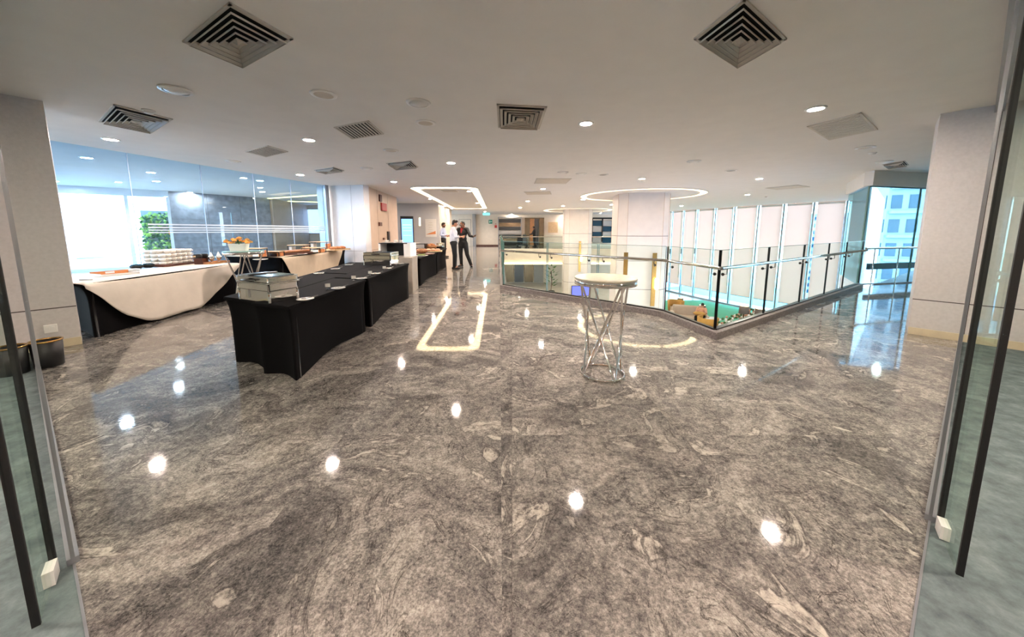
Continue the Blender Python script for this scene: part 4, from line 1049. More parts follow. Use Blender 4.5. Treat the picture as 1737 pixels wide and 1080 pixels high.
def chafer(label, loc, rz, w=.5, d=.32, h=.17):
    t = thing('chafing_dish', label, 'chafing dish', loc, rz, 'silver chafing dishes on the black tables')
    def tub(w, d, z0, z1, r=.018): return B().prism(rrect(-w / 2, -d / 2, w / 2, d / 2, r, 3), z0, z1)
    obj('body', tub(w - .02, d - .02, 0, h * .62), 'chrome', t, .004)
    obj('water_pan', tub(w - .006, d - .006, h * .64, h), 'chrome', t, .004)
    for x in (-1, 1):
        for y in (-1, 1): obj('corner_post', B().tube([(x * (w / 2 - .014), y * (d / 2 - .014), 0), (x * (w / 2 - .014), y * (d / 2 - .014), h)], .012, 10), 'steel', t)
    obj('rim', tub(w + .012, d + .012, h + .002, h + .014), 'steel', t, .003)
    l = obj('lid', tub(w, d, h + .016, h + .062), 'chrome', t, .006)
    obj('lid_edge', tub(w + .008, d + .008, h + .062, h + .070), 'steel', l, .003)
    for sx_, ww in ((-1, .34), (1, .5)): obj('lid_window', B().prism([(x + sx_ * w * (.47 - ww / 2), y) for x, y in rrect(-w * ww / 2, -d * .42, w * ww / 2, d * .42, .02, 3)], h + .070, h + .076), 'tower_glass' if sx_ > 0 else 'steel', l)
    obj('lid_bar', B().box((-w * .13, 0, h + .078), (.035, d * .9, .018)), 'dark_steel', l, .004)
    obj('handle', B().tube([(-.09, -d / 2 - .004, h + .034), (-.085, -d / 2 - .04, h + .036), (.05, -d / 2 - .04, h + .036), (.055, -d / 2 - .004, h + .034)], .009, 8), 'dark_steel', l)
    obj('hinge', B().box((0, d / 2 + .01, h + .03), (.14, .03, .05)), 'dark_steel', l)
    obj('front_badge', B().box((-w * .18, -d / 2 + .004, h * .40), (.045, .012, .085)), 'steel', t)
    return t
chafer('silver chafing dish at the near end of the black tables', (-2.52, 3.37, Z + .001), -.42, .52, .30, .18)
chafer('silver chafing dish with a grey lid at the far end, before the white box', (-2.72, 6.85, Z + .001), -.12, .60, .36, .19)
t = thing('display_stand', 'open white box stand with a dark inside on the silver-grey cloth', 'stand', (-2.78, 7.95, .842), -.12)
for x in (-.34, .34): obj('side_panel', B().box((x, 0, .16), (.05 if x < 0 else .16, .34, .32)), 'plastic_white', t)
obj('back_panel', B().box((0, .15, .16), (.64, .02, .32)), 'metal_black', t); obj('shelf', B().box((0, 0, .312), (.70, .36, .02)), 'metal_black', t)
for i, (x, y) in enumerate(((-.2, -.05), (-.02, .02), (.14, -.06))):
    c = thing('tea_cup', ('left', 'middle', 'right')[i] + ' white cup on top of the open white box stand', 'cup', (-2.78 + x, 7.95 + y, .842 + .323), i, 'cups on the white box stand')
    obj('cup', B().lathe([(.025, .006), (.04, .04), (.045, .06), (.041, .06), (.024, .012)], 16), 'porcelain', c); obj('saucer', B().lathe([(.04, 0), (.075, .008), (.073, .012), (.03, .006)], 18), 'porcelain', c); obj('handle', B().tube([(.042, 0, .05), (.062, 0, .045), (.06, 0, .025), (.038, 0, .02)], .005, 6), 'porcelain', c)
t = thing('serving_plate', 'white plate on the silver-grey cloth in front of the box stand', 'plate', (-2.75, 7.64, .842)); obj('dish', B().lathe([(.09, 0), (.15, .014), (.145, .02), (.08, .008)], 24), 'porcelain', t)
def board(name, label, cat, px, py, w, d, m, rz=0, z=Z, items=()):
    p = at(px, py, z)
    t = thing(name, label, cat, (p.x, p.y, z + .002), rz)
    obj('board', B().prism(rrect(-w / 2, -d / 2, w / 2, d / 2, .03), 0, .022), m, t)
    obj('foot', B().box((0, 0, -.0), (w * .8, d * .8, .004)), m, t)
    return t, p
_, p = board('serving_board', 'dark serving board under the brown bread on the third black table', 'board', 716, 431, .7, .45, 'wood_dark', .1)
t = thing('bread_loaf', 'round brown loaf on the dark serving board', 'bread', (p.x, p.y, Z + .025)); obj('loaf', B().ball((0, 0, .07), (.17, .12, .075), 14, 8), 'food_brown', t); obj('crust_cut', B().box((0, -.09, .1), (.16, .02, .02)).box((0, -.05, .13), (.18, .02, .02)), 'wood_pale', t)
_, p2 = board('serving_board', 'long pale board with pink ham slices on the third black table', 'board', 727, 426.5, .9, .5, 'wood_pale', .2)
t = thing('ham_slices', 'folded pink ham slices on the long pale board', 'food', (p2.x, p2.y, Z + .025), .2)
for i in range(5): obj('slice', B().ball((-.3 + i * .15, .03 * (i % 2), .035), (.09, .13, .04), 10, 6), 'food_pink', t)
t = thing('salad_plate', 'white oval plate with green salad on the third black table', 'plate', (*at(714, 434.5, Z).xy, Z + .002)); obj('dish', B().lathe([(.12, 0), (.19, .02), (.185, .027), (.1, .01)], 24), 'porcelain', t)
o = obj('salad', B().ball((0, 0, .03), (.1, .09, .03), 10, 6).ball((.06, .04, .035), (.06, .05, .03), 8, 5), 'food_green', t)
t = thing('bread_basket', 'brown wicker bread basket on the last black table', 'basket', (*at(731, 422, Z).xy, Z + .002)); obj('basket', B().lathe([(.18, 0), (.25, .13), (.235, .13), (.17, .015)], 20), 'wood', t); obj('rolls', B().ball((-.08, 0, .13), (.09, .08, .06)).ball((.09, .02, .13), (.09, .08, .06)).ball((0, .07, .15), (.09, .08, .06)), 'food_brown', t)
t = thing('food_tin', 'round steel tin at the end of the last black table', 'tin', (*at(747, 421, Z).xy, Z + .002)); obj('tin', B().lathe([(.15, 0), (.16, .01), (.16, .2), (.15, .2), (.14, .03)], 22), 'steel', t); obj('lid_rim', B().lathe([(.165, .19), (.17, .2), (.165, .21), (.155, .2)], 22), 'chrome', t)
t = thing('black_riser', 'low black riser behind the bread on the black tables', 'riser', (*at(706, 422.5, Z).xy, Z + .002)); obj('riser_top', B().box((0, 0, .2), (.8, .35, .03)), 'metal_black', t)
for x in (-.37, .37): obj('riser_leg', B().box((x, 0, .092), (.03, .33, .186)), 'metal_black', t)
t2 = thing('platter', 'white platter on the low black riser', 'plate', (*at(705, 422.5, Z).xy, Z + .219)); obj('dish', B().lathe([(.12, 0), (.2, .014), (.195, .02), (.1, .008)], 22), 'porcelain', t2)

# ------------------------------------------------------------------ things on the white-clothed table
zc = Z + .008
def wp(px, py): return at(px, py, zc).xy
t = thing('letter_tray', 'shallow white box tray with an orange inside on the white cloth', 'tray', (*wp(196, 466), zc), 1.25)
obj('tray_base', B().box((0, 0, .004), (.42, .30, .006)), 'paper', t)
for x in (-.21, .21): obj('tray_side', B().box((x, 0, .02), (.006, .30, .04)), 'plastic_white', t)
obj('tray_back', B().box((0, .15, .03), (.42, .006, .06)), 'card_orange', t); obj('tray_front', B().box((0, -.15, .015), (.42, .006, .03)), 'plastic_white', t); obj('label', B().box((-.0, .1455, .035), (.1, .002, .03)), 'paper', t)
t = thing('pen', 'dark pen lying at the near end of the white cloth', 'pen', (*wp(146, 475), zc), .3); obj('barrel', B().tube([(-.07, 0, .005), (.07, 0, .005)], .005, 8), 'metal_black', t); obj('tip', B().tube([(.07, 0, .005), (.085, 0, .005)], [.004, .001], 8), 'steel', t)
t = thing('note_sheet', 'white paper sheet under the pen on the white cloth', 'paper', (*wp(140, 470), zc), .4); obj('sheet', B().box((0, 0, .0008), (.21, .297, .0014)), 'paper', t)
for i, (px, py, lab) in enumerate(((232, 456, 'left black bowl on the white cloth'), (252, 454, 'right black bowl on the white cloth'))):
    t = thing('black_bowl', lab, 'bowl', (*wp(px, py), zc), 0, 'black bowls on the white cloth')
    obj('bowl', B().lathe([(.05, 0), (.085, .03), (.09, .06), (.083, .06), (.05, .012)], 20), 'metal_black', t); obj('glass_lid', B().lathe([(.085, .061), (.06, .085), (.01, .09)], 18), 'tower_glass', t)
t = thing('napkin_stack', 'small stack of white napkins beside the black bowls', 'napkins', (*wp(226, 458.5), zc), 1.1)
for k in range(4): obj('napkin', B().box((0, 0, .004 + k * .007), (.13, .13, .005), k * .06), 'paper', t)
ax = (Vector(WT[1]) - Vector(WT[0])).normalized(); ay = Vector((-ax.y, ax.x)); ay = ay if ay.x < 0 else -ay
cpos = Vector(wp(303, 449.5)) + ay * .16; rz = math.atan2(ax.y, ax.x)
t = thing('cup_tray', 'brown wooden tray carrying the stacks of white cups', 'tray', (cpos.x, cpos.y, zc), rz)
obj('tray_base', B().box((0, 0, .008), (.74, .42, .014)), 'wood_dark', t)
for s in (-1, 1): obj('tray_side', B().box((0, s * .21, .022), (.74, .014, .042)), 'wood_dark', t); obj('tray_end', B().box((s * .37, 0, .022), (.014, .42, .042)), 'wood_dark', t)
cm = B().lathe([(.03, .0), (.053, .042), (.056, .074), (.051, .074), (.028, .01)], 16).mesh('cup'); hm = B().tube([(.053, 0, .060), (.074, 0, .055), (.072, 0, .03), (.047, 0, .025)], .005, 5).mesh('cup_handle')
for r_ in range(3):
    for cI in range(6):
        for k in range(3 if (r_ == 0 and cI == 0) else 4):
            x, y = -.295 + cI * .118, -.13 + r_ * .13; P = Matrix.Rotation(rz, 2) @ Vector((x, y)) + cpos
            c = thing('coffee_cup', ('lowest', 'second lowest', 'third', 'topmost fourth')[k] + ' white cup in the ' + ('first', 'second', 'third', 'fourth', 'fifth', 'sixth', 'seventh')[cI] + ' stack of the ' + ('front', 'middle', 'back')[r_] + ' row on the brown tray', 'cup', (P.x, P.y, zc + .0155 + k * .0755), rz - 1.2, 'white coffee cups stacked on the tray')
            obj('cup', cm, 'porcelain', c); obj('handle', hm, 'porcelain', c)
p = Vector(wp(351, 447.5)) + ay * .1
t = thing('wood_box', 'red-brown wooden box stand right of the cup stacks', 'box', (p.x, p.y, zc), rz); obj('box', B().box((0, 0, .055), (.16, .16, .11)), 'wood_dark', t, .004); obj('box_top', B().box((0, 0, .116), (.30, .17, .012)), 'wood_dark', t)
for i in (0, 1):
    q = p + ax * (-.08 + .16 * i)
    t = thing('black_jar', ('left', 'right')[i] + ' round black jar on the red-brown wooden box', 'jar', (q.x, q.y, zc + .1225), 0, 'black jars on the wooden box'); obj('jar', B().lathe([(.05, 0), (.07, .02), (.072, .07), (.06, .085), (.055, .085), (.06, .03)], 18), 'leather_black', t); obj('label', B().box((.0, -.0725, .045), (.05, .004, .03)), 'wood_pale', t)
p = Vector(wp(376, 446)) + ay * .12
t = thing('wood_tray', 'pale wooden tray with two silver cups at the far end of the white cloth', 'tray', (p.x, p.y, zc), rz); obj('tray_base', B().box((0, 0, .006), (.46, .24, .01)), 'wood', t)
for s in (-1, 1): obj('tray_side', B().box((0, s * .12, .02), (.46, .012, .04)), 'wood', t); obj('tray_end', B().box((s * .23, 0, .02), (.012, .24, .04)), 'wood', t)
for i in (0, 1):
    q = p + ax * (-.1 + .2 * i)
    t = thing('silver_cup', ('left', 'right')[i] + ' silver footed cup on the pale wooden tray', 'cup', (q.x, q.y, zc + .012), 0, 'silver cups on the wooden tray'); obj('cup', B().lathe([(.04, 0), (.012, .02), (.012, .04), (.04, .07), (.06, .14), (.054, .14), (.03, .07)], 18), 'chrome', t)
    t = thing('paper_cone', ('left', 'right')[i] + ' white paper napkin cone standing in a silver cup', 'napkin', (q.x, q.y, zc + .07), 0, 'paper cones in the silver cups'); obj('cone', B().lathe([(.012, 0), (.045, .08), (.004, .17)], 14, sx=.8), 'paper', t)

# ------------------------------------------------------------------ things on the beige-clothed table
zb = ZB + .008
def riser(label, px, py, w, d, h, rz=0):
    q = at(px, py, zb).xy
    t = thing('wire_riser', label, 'riser', (q.x, q.y, zb), rz, 'black frame risers on the beige cloth')
    for x in (-1, 1):
        for y in (-1, 1): obj('post', B().box((x * w / 2, y * d / 2, h / 2), (.014, .014, h)), 'metal_black', t)
    b = B()
    for y in (-1, 1): b.box((0, y * d / 2, h - .006), (w, .012, .012)).box((0, y * d / 2, .006), (w, .012, .012))
    for x in (-1, 1): b.box((x * w / 2, 0, h - .006), (.012, d, .012)).box((x * w / 2, 0, .006), (.012, d, .012))
    obj('frame', b, 'metal_black', t); obj('wood_top', B().box((0, 0, h + .006), (w + .02, d + .02, .012)), 'wood_pale', t)
    for x in (-.42, .42): obj('wood_block', B().box((x * w, 0, h * .45), (.07, d * .6, h * .7)), 'paper' if x < 0 else 'card_orange', t)
for a in (('black wire riser with wooden top at the near corner of the beige table', 434, 436.8, .34, .26, .2, .1), ('low black wire riser on the beige cloth, right of the corner riser', 464, 434.8, .34, .26, .11, .2), ('black wire riser behind the long brown food tray', 508, 427.5, .42, .32, .19, .1), ('low black wire riser at the right of the brown food tray', 533, 428.5, .46, .34, .13, .1), ('tallest black wire riser by the white wall', 545, 423.5, .5, .36, .24, .1)): riser(*a)
q = at(490, 431.5, zb).xy
t = thing('food_tray', 'long brown food tray on the beige cloth between the risers', 'tray', (q.x, q.y, zb), 1.35); obj('tray', B().prism(rrect(-.55, -.22, .55, .22, .05), 0, .05), 'wood_dark', t); o = obj('food', B().prism(rrect(-.5, -.18, .5, .18, .05), .05, .10), 'food_brown', t, .02)
for px, py, lab in ((442, 440.5, 'white plate at the black end of the beige table'), (512, 431, 'white plate in front of the risers on the beige cloth'), (553, 424.5, 'white plate near the white wall end of the beige table')):
    q = at(px, py, zb).xy; t = thing('plate', lab, 'plate', (q.x, q.y, zb), 0, 'plates on the beige-clothed table'); obj('dish', B().lathe([(.08, 0), (.13, .012), (.127, .017), (.06, .007)], 22), 'porcelain', t)
q = at(573, 424, zb).xy
t = thing('bread_tray', 'wooden tray with pastries at the white wall end of the beige table', 'tray', (q.x, q.y, zb), 1.4); obj('tray', B().prism(rrect(-.35, -.2, .35, .2, .04), 0, .04), 'wood_pale', t)
for k in range(3): obj('pastry', B().ball((-.2 + k * .2, 0, .07), (.09, .12, .05), 10, 6), 'food_brown', t)

# ------------------------------------------------------------------ bins, switches, wall fittings
for i, (px, py, lab) in enumerate(((80, 620, 'black waste bin with a gold rim against the left pier'), (18, 634, 'black waste bin with a gold rim seen through the glass door'))):
    p = on(px, py)
    t = thing('waste_bin', lab, 'bin', (p.x + .03, p.y, 0), 0, 'waste bins by the left pier')
    obj('body', B().lathe([(.095, 0), (.10, .005), (.112, .285), (.108, .285), (.094, .015)], 28), 'bin_black', t); obj('rim', B().lathe([(.109, .272), (.116, .274), (.116, .288), (.107, .290), (.106, .276)], 28, caps=False), 'gold', t)
def on_wall(a, b_, px, py):
    a, b_ = Vector(a), Vector(b_); t = hit(px, a, b_)
    k = ray(px, py); d = b_ - a; kk = k.x / k.y; t = (kk * a.y - a.x) / (d.x - kk * d.y); p = a + d * t; d.normalize(); n = Vector((d.y, -d.x)); n = n if n.dot(p) < 0 else -n
    return p, n, EYE + k.z / k.y * p.y, math.atan2(d.y, d.x) if d.x > 0 else math.atan2(-d.y, -d.x)
p, n, z, rz = on_wall(LA, LB, 86, 557)
t = thing('wall_socket', 'white socket plate on the left pier above the waste bin', 'socket', (p.x + n.x * .007, p.y + n.y * .007, z), rz); obj('plate', B().box((0, 0, 0), (.10, .012, .10)), 'plastic_white', t, .003); obj('switch', B().box((-.02, -.008, .01), (.02, .006, .03)).box((.02, -.008, .01), (.02, .006, .03)), 'plastic_white', t)
BW = ((-4.98, 11.3), (-5.35, 15.6))
for px, py, w, h, nm, m, lab, cat in ((650, 351, .3, .3, 'fire_alarm', 'red', 'red fire alarm box high on the beige wall', 'alarm'), (644, 336, .12, .26, 'alarm_strobe', 'wood_dark', 'dark red strobe above the fire alarm on the beige wall', 'alarm'), (644, 380, .14, .14, 'wall_plate', 'wood_dark', 'small dark plate below the fire alarm on the beige wall', 'switch'), (658, 401, .12, .42, 'door_handle_plate', 'dark_steel', 'tall dark handle plate on the beige wall panel', 'handle'), (650, 405, .07, .08, 'keypad', 'wood_dark', 'tiny dark keypad left of the tall handle plate', 'keypad')):
    p, n, z, rz = on_wall(*BW, px, py)
    t = thing(nm, lab, cat, (p.x + n.x * .03, p.y + n.y * .03, z), rz)
    obj('case', B().box((0, 0, 0), (w * 2.2, .05, h)), m, t, .005); obj('cover', B().box((0, -.03, 0), (w * 1.2, .014, h * .6)), 'paper' if m == 'red' else m, t)
# kiosk
p = dep(691, 391, 17.6)
t = thing('digital_kiosk', 'free-standing black kiosk with a pale blue screen', 'kiosk', (p.x, 17.6, 0), .25)
obj('cabinet', B().box((0, 0, 1.1), (.66, .12, 2.2)), 'metal_black', t, .01); obj('screen', B().box((0, -.065, 1.25), (.56, .012, 1.62)), 'screen', t); obj('base', B().box((0, 0, .02), (.7, .4, .04)), 'metal_black', t)
obj('screen_text', B().box((0, -.074, 1.75), (.44, .004, .02)).box((0, -.074, 1.6), (.44, .004, .012)).box((0, -.074, 1.45), (.44, .004, .012)).box((0, -.074, 1.2), (.44, .004, .012)), 'pale_glow', t); obj('screen_mark', B().lathe([(.06, -.003), (.06, .003)], 12), 'food_pink', t).location = (0, -.076, .68); bpy.data.objects[-1] if False else None
p = dep(731, 388, 18.85)
t = thing('notice_board', 'white notice on the reception wall with grey lines and an orange wedge', 'sign', (p.x, 18.86, p.z))
obj('panel', B().box((0, 0, .05), (.62, .02, 1.0)), 'plastic_white', t)
b = B(); [b.box((-.02, -.013, .35 - k * .13), (.26 if k % 2 else .2, .004, .018)) for k in range(5)]; obj('text_line', b, 'grille_beige', t)
obj('orange_wedge', B().add([(-.3, -.014, -.32), (.26, -.014, -.30), (.26, -.014, -.12), (-.3, -.02, -.32), (.26, -.02, -.30), (.26, -.02, -.12)], [(0, 1, 2), (5, 4, 3), (0, 3, 4, 1), (1, 4, 5, 2), (2, 5, 3, 0)]), 'card_orange', t)
p = dep(712, 376, 18.85)
t = thing('wall_light_panel', 'narrow bright panel on the reception wall beside the kiosk', 'light', (p.x, 18.86, p.z)); obj('housing', B().box((0, 0, 0), (.12, .03, .5)), 'plastic_white', t); obj('lens', B().box((0, -.018, 0), (.08, .008, .44)), 'sconce', t)

# ------------------------------------------------------------------ people
def blob(name, parts, m, parent, voxel=.011, smooth=4, loc=None):
    b = B()
    for q in parts:
        if q[0] == 'c': b.cone(*[Vector(v) if isinstance(v, (tuple, list, Vector)) else v for v in q[1:5]], 12)
        else: b.ball(q[1], q[2], 14, 10, q[3] if len(q) > 3 else None)
    me = b.mesh(name); o = bpy.data.objects.new(name, me); col.objects.link(o)
    rm = o.modifiers.new('r', 'REMESH'); rm.mode = 'VOXEL'; rm.voxel_size = voxel; rm.use_smooth_shade = True
    if smooth: sm_ = o.modifiers.new('s', 'SMOOTH'); sm_.iterations = smooth; sm_.factor = .5
    dg = bpy.context.evaluated_depsgraph_get(); ev = o.evaluated_get(dg); m2 = bpy.data.meshes.new_from_object(ev); bpy.data.objects.remove(o)
    m2.materials.clear(); m2.name = name
    return obj(name, m2, m, parent)
def hand(w, d, side_, curl=.5, hold=None):
    # palm from wrist w along d; fingers unequal, bent twice; thumb from the side of the palm
    d = Vector(d).normalized(); sd = Vector(side_).normalized(); nrm = d.cross(sd).normalized(); out = []
    w = Vector(w)
    for k in range(4): out.append(('c', w + sd * (.0), w + d * .085 + sd * ((k - 1.5) * .021), .022, .0125))
    for k, L2 in enumerate((.068, .078, .073, .058)):
        p = w + d * .085 + sd * ((k - 1.5) * .021); q = p + (d * math.cos(curl) - nrm * math.sin(curl)) * L2 * .55; r = q + (d * math.cos(curl * 2.1) - nrm * math.sin(curl * 2.1)) * L2 * .5
        out += [('c', p, q, .0105, .0095), ('c', q, r, .0095, .008)]
    p = w + d * .03 - sd * .03; q = p + (d * .7 - sd * .7).normalized() * .04; r = q + (d * .9 - nrm * .4).normalized() * .03
    out += [('c', w + d * .015, p, .016, .014), ('c', p, q, .0135, .0115), ('c', q, r, .0115, .0095)]
    return out
def person(label, loc, rz, S, J, look, skin, top, top_m, legs_m, hair=True, beard=False, bald=False, glasses=False, vox=.011, sleeve=1.0, jacket=False, seated=False):
    t = thing('person', label, 'person', loc, rz); t.scale = (S, S, S)
    V_ = {k: Vector(v) for k, v in J.items()}
    hd, nk, ch, wa, pe = V_['head'], V_['neck'], V_['chest'], V_['waist'], V_['pelvis']
    lk = Vector(look).normalized(); Rl = Matrix.Rotation(math.atan2(lk.y, lk.x), 3, 'Z') @ Matrix.Rotation(math.asin(-lk.z), 3, 'Y')
    H = lambda x, y, z: hd + Rl @ Vector((x, y, z))
    P = [('b', hd, (.092, .074, .108), Rl), ('b', H(.03, 0, -.055), (.062, .056, .062), Rl), ('c', H(.094, 0, .008), H(.112, 0, -.03), .009, .014), ('b', H(0, .078, -.012), (.018, .01, .03), Rl), ('b', H(0, -.078, -.012), (.018, .01, .03), Rl),
         ('c', H(.086, -.016, -.068), H(.086, .016, -.068), .008, .008), ('c', H(-.015, 0, -.08), nk, .056, .06), ('c', nk, ch, .066, .12), ('b', ch, (.115, .165, .15)), ('c', ch, wa, .125, .115), ('b', wa, (.11, .145, .12)), ('c', wa, pe, .115, .12), ('b', pe, (.115, .16, .11))]
    for s in 'lr':
        sh, el, wr, hp_, kn, an = (V_[k + s] for k in ('sh', 'el', 'wr', 'hip', 'kn', 'an'))
        P += [('c', nk, sh, .06, .055), ('c', sh, el, .054, .041), ('c', el, wr, .041, .027), ('c', pe, hp_, .1, .088), ('c', hp_, kn, .088, .056), ('c', kn, kn.lerp(an, .4), .055, .056), ('c', kn.lerp(an, .4), an, .056, .036)]
        ft = V_['ft' + s]; P += [('c', an, ft, .036, .03)]
        P += hand(wr, V_['hd' + s], V_['hs' + s], .55)
    body = blob('body', P, skin, t, vox, 3)
    # clothes: shells that follow the body
    C1 = [('c', nk + Vector((0, 0, -.02)), ch, .078, .135), ('b', ch, (.13, .18, .165)), ('c', ch, wa, .140, .132), ('b', wa, (.126, .16, .13)), ('c', wa, pe, .13, .132)]
    if jacket: C1 += [('b', pe, (.135, .178, .13)), ('c', pe, pe + Vector((0, 0, -.1)), .135, .13)]
    for s in 'lr':
        sh, el, wr = V_['sh' + s], V_['el' + s], V_['wr' + s]
        C1 += [('c', nk + Vector((0, 0, -.03)), sh, .07, .066), ('c', sh, el, .067, .054)]
        if sleeve > .5: C1 += [('c', el, el.lerp(wr, sleeve), .054, .043)]
    blob('jacket' if jacket else 'shirt', C1, top_m, t, vox, 3)
    C2 = [('b', pe, (.13, .172, .115)), ('c', pe.lerp(wa, .45), pe, .128, .135)]
    for s in 'lr':
        hp_, kn, an = (V_[k + s] for k in ('hip', 'kn', 'an'))
        C2 += [('c', pe, hp_, .112, .104), ('c', hp_, kn, .104, .075), ('c', kn, an, .075, .058)]
    blob('trousers', C2, legs_m, t, vox, 3)
    for s in 'lr':
        an, ft = V_['an' + s], V_['ft' + s]; dn = Vector((0, 0, -1)); d = (ft - an); d.z = 0; d.normalize()
        hl = Vector((an.x, an.y, ft.z)) - d * .05
        blob('shoe', [('c', hl + Vector((0, 0, .012)), ft + Vector((0, 0, .002)), .044, .04), ('c', ft, ft + d * .06, .042, .033), ('c', an + Vector((0, 0, -.02)), hl, .045, .045)], 'leather_black', t, .009, 2)
    if hair:
        hp2 = [('b', H(-.018, 0, .028), (.094, .084, .096), Rl), ('b', H(-.045, 0, -.02), (.06, .076, .07), Rl), ('b', H(.03, 0, .085), (.06, .066, .04), Rl)]
        blob('hair', hp2, 'hair', t, .009, 2)
    if bald: blob('hair', [('b', H(-.045, .0, -.012), (.056, .079, .05), Rl), ('b', H(-.02, 0, .05), (.08, .078, .062), Rl)], 'hair' if bald == 'short' else 'skin_brown', t, .009, 2)
    if beard: blob('beard', [('b', H(.045, 0, -.085), (.054, .054, .042), Rl), ('c', H(.03, .062, -.05), H(.07, .03, -.085), .018, .02), ('c', H(.03, -.062, -.05), H(.07, -.03, -.085), .018, .02)], 'hair', t, .008, 2)
    for y in (-.032, .032):
        e = obj('eye', B().ball(H(.080, y, .010), .0135, 10, 6), 'paper', t); obj('pupil', B().ball(H(.0915, y, .010), .006, 8, 5), 'metal_black', e)
        obj('eyebrow', B().tube([H(.088, y - .018, .034), H(.093, y, .038), H(.086, y + .018, .034)], .004, 5), 'hair', t)
    obj('mouth', B().tube([H(.088, -.022, -.069), H(.094, 0, -.068), H(.088, .022, -.069)], .0035, 5), 'food_pink', t)
    if glasses:
        b = B()
        for y in (-.034, .034): b.tube([H(.104, y + .024 * math.cos(k * PI / 6), .008 + .018 * math.sin(k * PI / 6)) for k in range(12)], .0035, 5, True)
        b.tube([H(.105, -.01, .012), H(.105, .01, .012)], .003, 5); b.tube([H(.1, .058, .012), H(.0, .08, .012)], .003, 5); b.tube([H(.1, -.058, .012), H(.0, -.08, .012)], .003, 5)
        obj('glasses', b, 'metal_black', t)
    return t
def pose(**k):      # standing figure facing +x; l is the +y side
    J = dict(head=(.02, 0, 1.62), neck=(-.01, 0, 1.47), chest=(0, 0, 1.28), waist=(.0, 0, 1.06), pelvis=(0, 0, .93),
             shl=(-.01, .19, 1.42), shr=(-.01, -.19, 1.42), ell=(-.02, .25, 1.12), elr=(-.02, -.25, 1.12), wrl=(.06, .25, .87), wrr=(.06, -.25, .87), hdl=(.2, 0, -1), hdr=(.2, 0, -1), hsl=(1, 0, 0), hsr=(1, 0, 0),
             hipl=(0, .095, .88), hipr=(0, -.095, .88), knl=(.02, .10, .49), knr=(.02, -.10, .49), anl=(0, .10, .09), anr=(0, -.10, .09), ftl=(.13, .12, .042), ftr=(.13, -.12, .042))
    J.update(k); return J
# white-shirted man seen from behind his right side, both hands at a phone
pa = on(770.5, 456.5)
person('person in white shirt and black trousers facing right, holding a phone', (pa.x, pa.y, 0), .25, 1.07,
       pose(head=(.06, -.01, 1.61), elr=(.04, -.26, 1.14), wrr=(.26, -.16, 1.14), hdr=(.9, .35, .1), hsr=(0, .5, .9), ell=(.06, .24, 1.14), wrl=(.28, .08, 1.14), hdl=(.9, -.3, .1), hsl=(0, -.5, .9), anl=(.04, .11, .09), ftl=(.18, .12, .042), knl=(.05, .11, .49)),
       (.93, -.1, -.28), 'skin_tan', None, 'shirt_white', 'trouser', hair=True, sleeve=.55)
c_, s_ = math.cos(.25) * 1.07, math.sin(.25) * 1.07
def loc_of(base, rz, S, v): return Vector((base.x + S * (v[0] * math.cos(rz) - v[1] * math.sin(rz)), base.y + S * (v[0] * math.sin(rz) + v[1] * math.cos(rz)), S * v[2]))
q = loc_of(pa, .25, 1.07, (.40, -.05, 1.17))
t = thing('phone', 'dark phone held by the person in the white shirt', 'phone', q, .25); obj('case', B().box((0, 0, 0), (.15, .075, .01), 0, Matrix.Rotation(-.5, 4, 'Y')), 'metal_black', t); obj('screen', B().box((0, 0, .006), (.135, .066, .003), 0, Matrix.Rotation(-.5, 4, 'Y')), 'tower_glass', t)
# man in the black suit, striding pose, facing left of the camera, arm out with a phone
pb = on(786, 452.5)
person('person in black suit, red shirt and glasses, arm stretched out with a phone', (pb.x, pb.y, 0), -PI / 2 - .35, 1.06,
       pose(head=(.05, .02, 1.60), ell=(.06, .32, 1.18), wrl=(.16, .52, 1.15), hdl=(.5, .9, .15), hsl=(.6, -.3, 0), elr=(.05, -.26, 1.13), wrr=(.26, -.12, 1.12), hdr=(.9, .3, .1), hsr=(0, .3, .9), hipl=(0, .1, .88), knl=(.06, .20, .48), anl=(.02, .34, .09), ftl=(.13, .42, .042), knr=(.02, -.09, .49), anr=(0, -.08, .09), ftr=(.14, -.10, .042)),
       (.75, -.55, -.35), 'skin_brown', None, 'suit_black', 'suit_black', hair=False, bald='short', beard=False, glasses=True, jacket=True, sleeve=.92)
sb = [o for o in bpy.data.objects if o.name.startswith('person')][-1]
blob('shirt_front', [('b', (.085, 0, 1.30), (.055, .045, .13)), ('b', (.07, 0, 1.40), (.05, .055, .05))], 'shirt_red', sb, .009, 2)
blob('collar', [('c', (.06, .05, 1.46), (.09, .01, 1.41), .02, .014), ('c', (.06, -.05, 1.46), (.09, -.01, 1.41), .02, .014)], 'shirt_red', sb, .009, 2)
q = loc_of(pb, -PI / 2 - .35, 1.06, (.24, .60, 1.19))
t = thing('phone', 'dark phone in the outstretched hand of the person in the suit', 'phone', q, .5); obj('case', B().box((0, 0, 0), (.16, .08, .01), 0, Matrix.Rotation(-.25, 4, 'Y')), 'metal_black', t); obj('screen', B().box((0, 0, .006), (.145, .07, .003), 0, Matrix.Rotation(-.25, 4, 'Y')), 'tower_glass', t)
# far man by the warm wall
pc = dep(752, 391, 17.9)
person('bearded person in a pale blue shirt farther down the hall', (pc.x, 17.9, 0), -.1, 1.08,
       pose(elr=(-.06, -.26, 1.14), wrr=(.19, -.15, 1.08), hdr=(.95, .2, .05), hsr=(0, .3, .9), ell=(-.02, .25, 1.14), wrl=(.2, .12, 1.10), hdl=(.95, -.2, .05), hsl=(0, -.3, .9)),
       (.98, -.1, -.1), 'skin_brown', None, 'shirt_blue', 'trouser', beard=True, sleeve=.6, vox=.014)
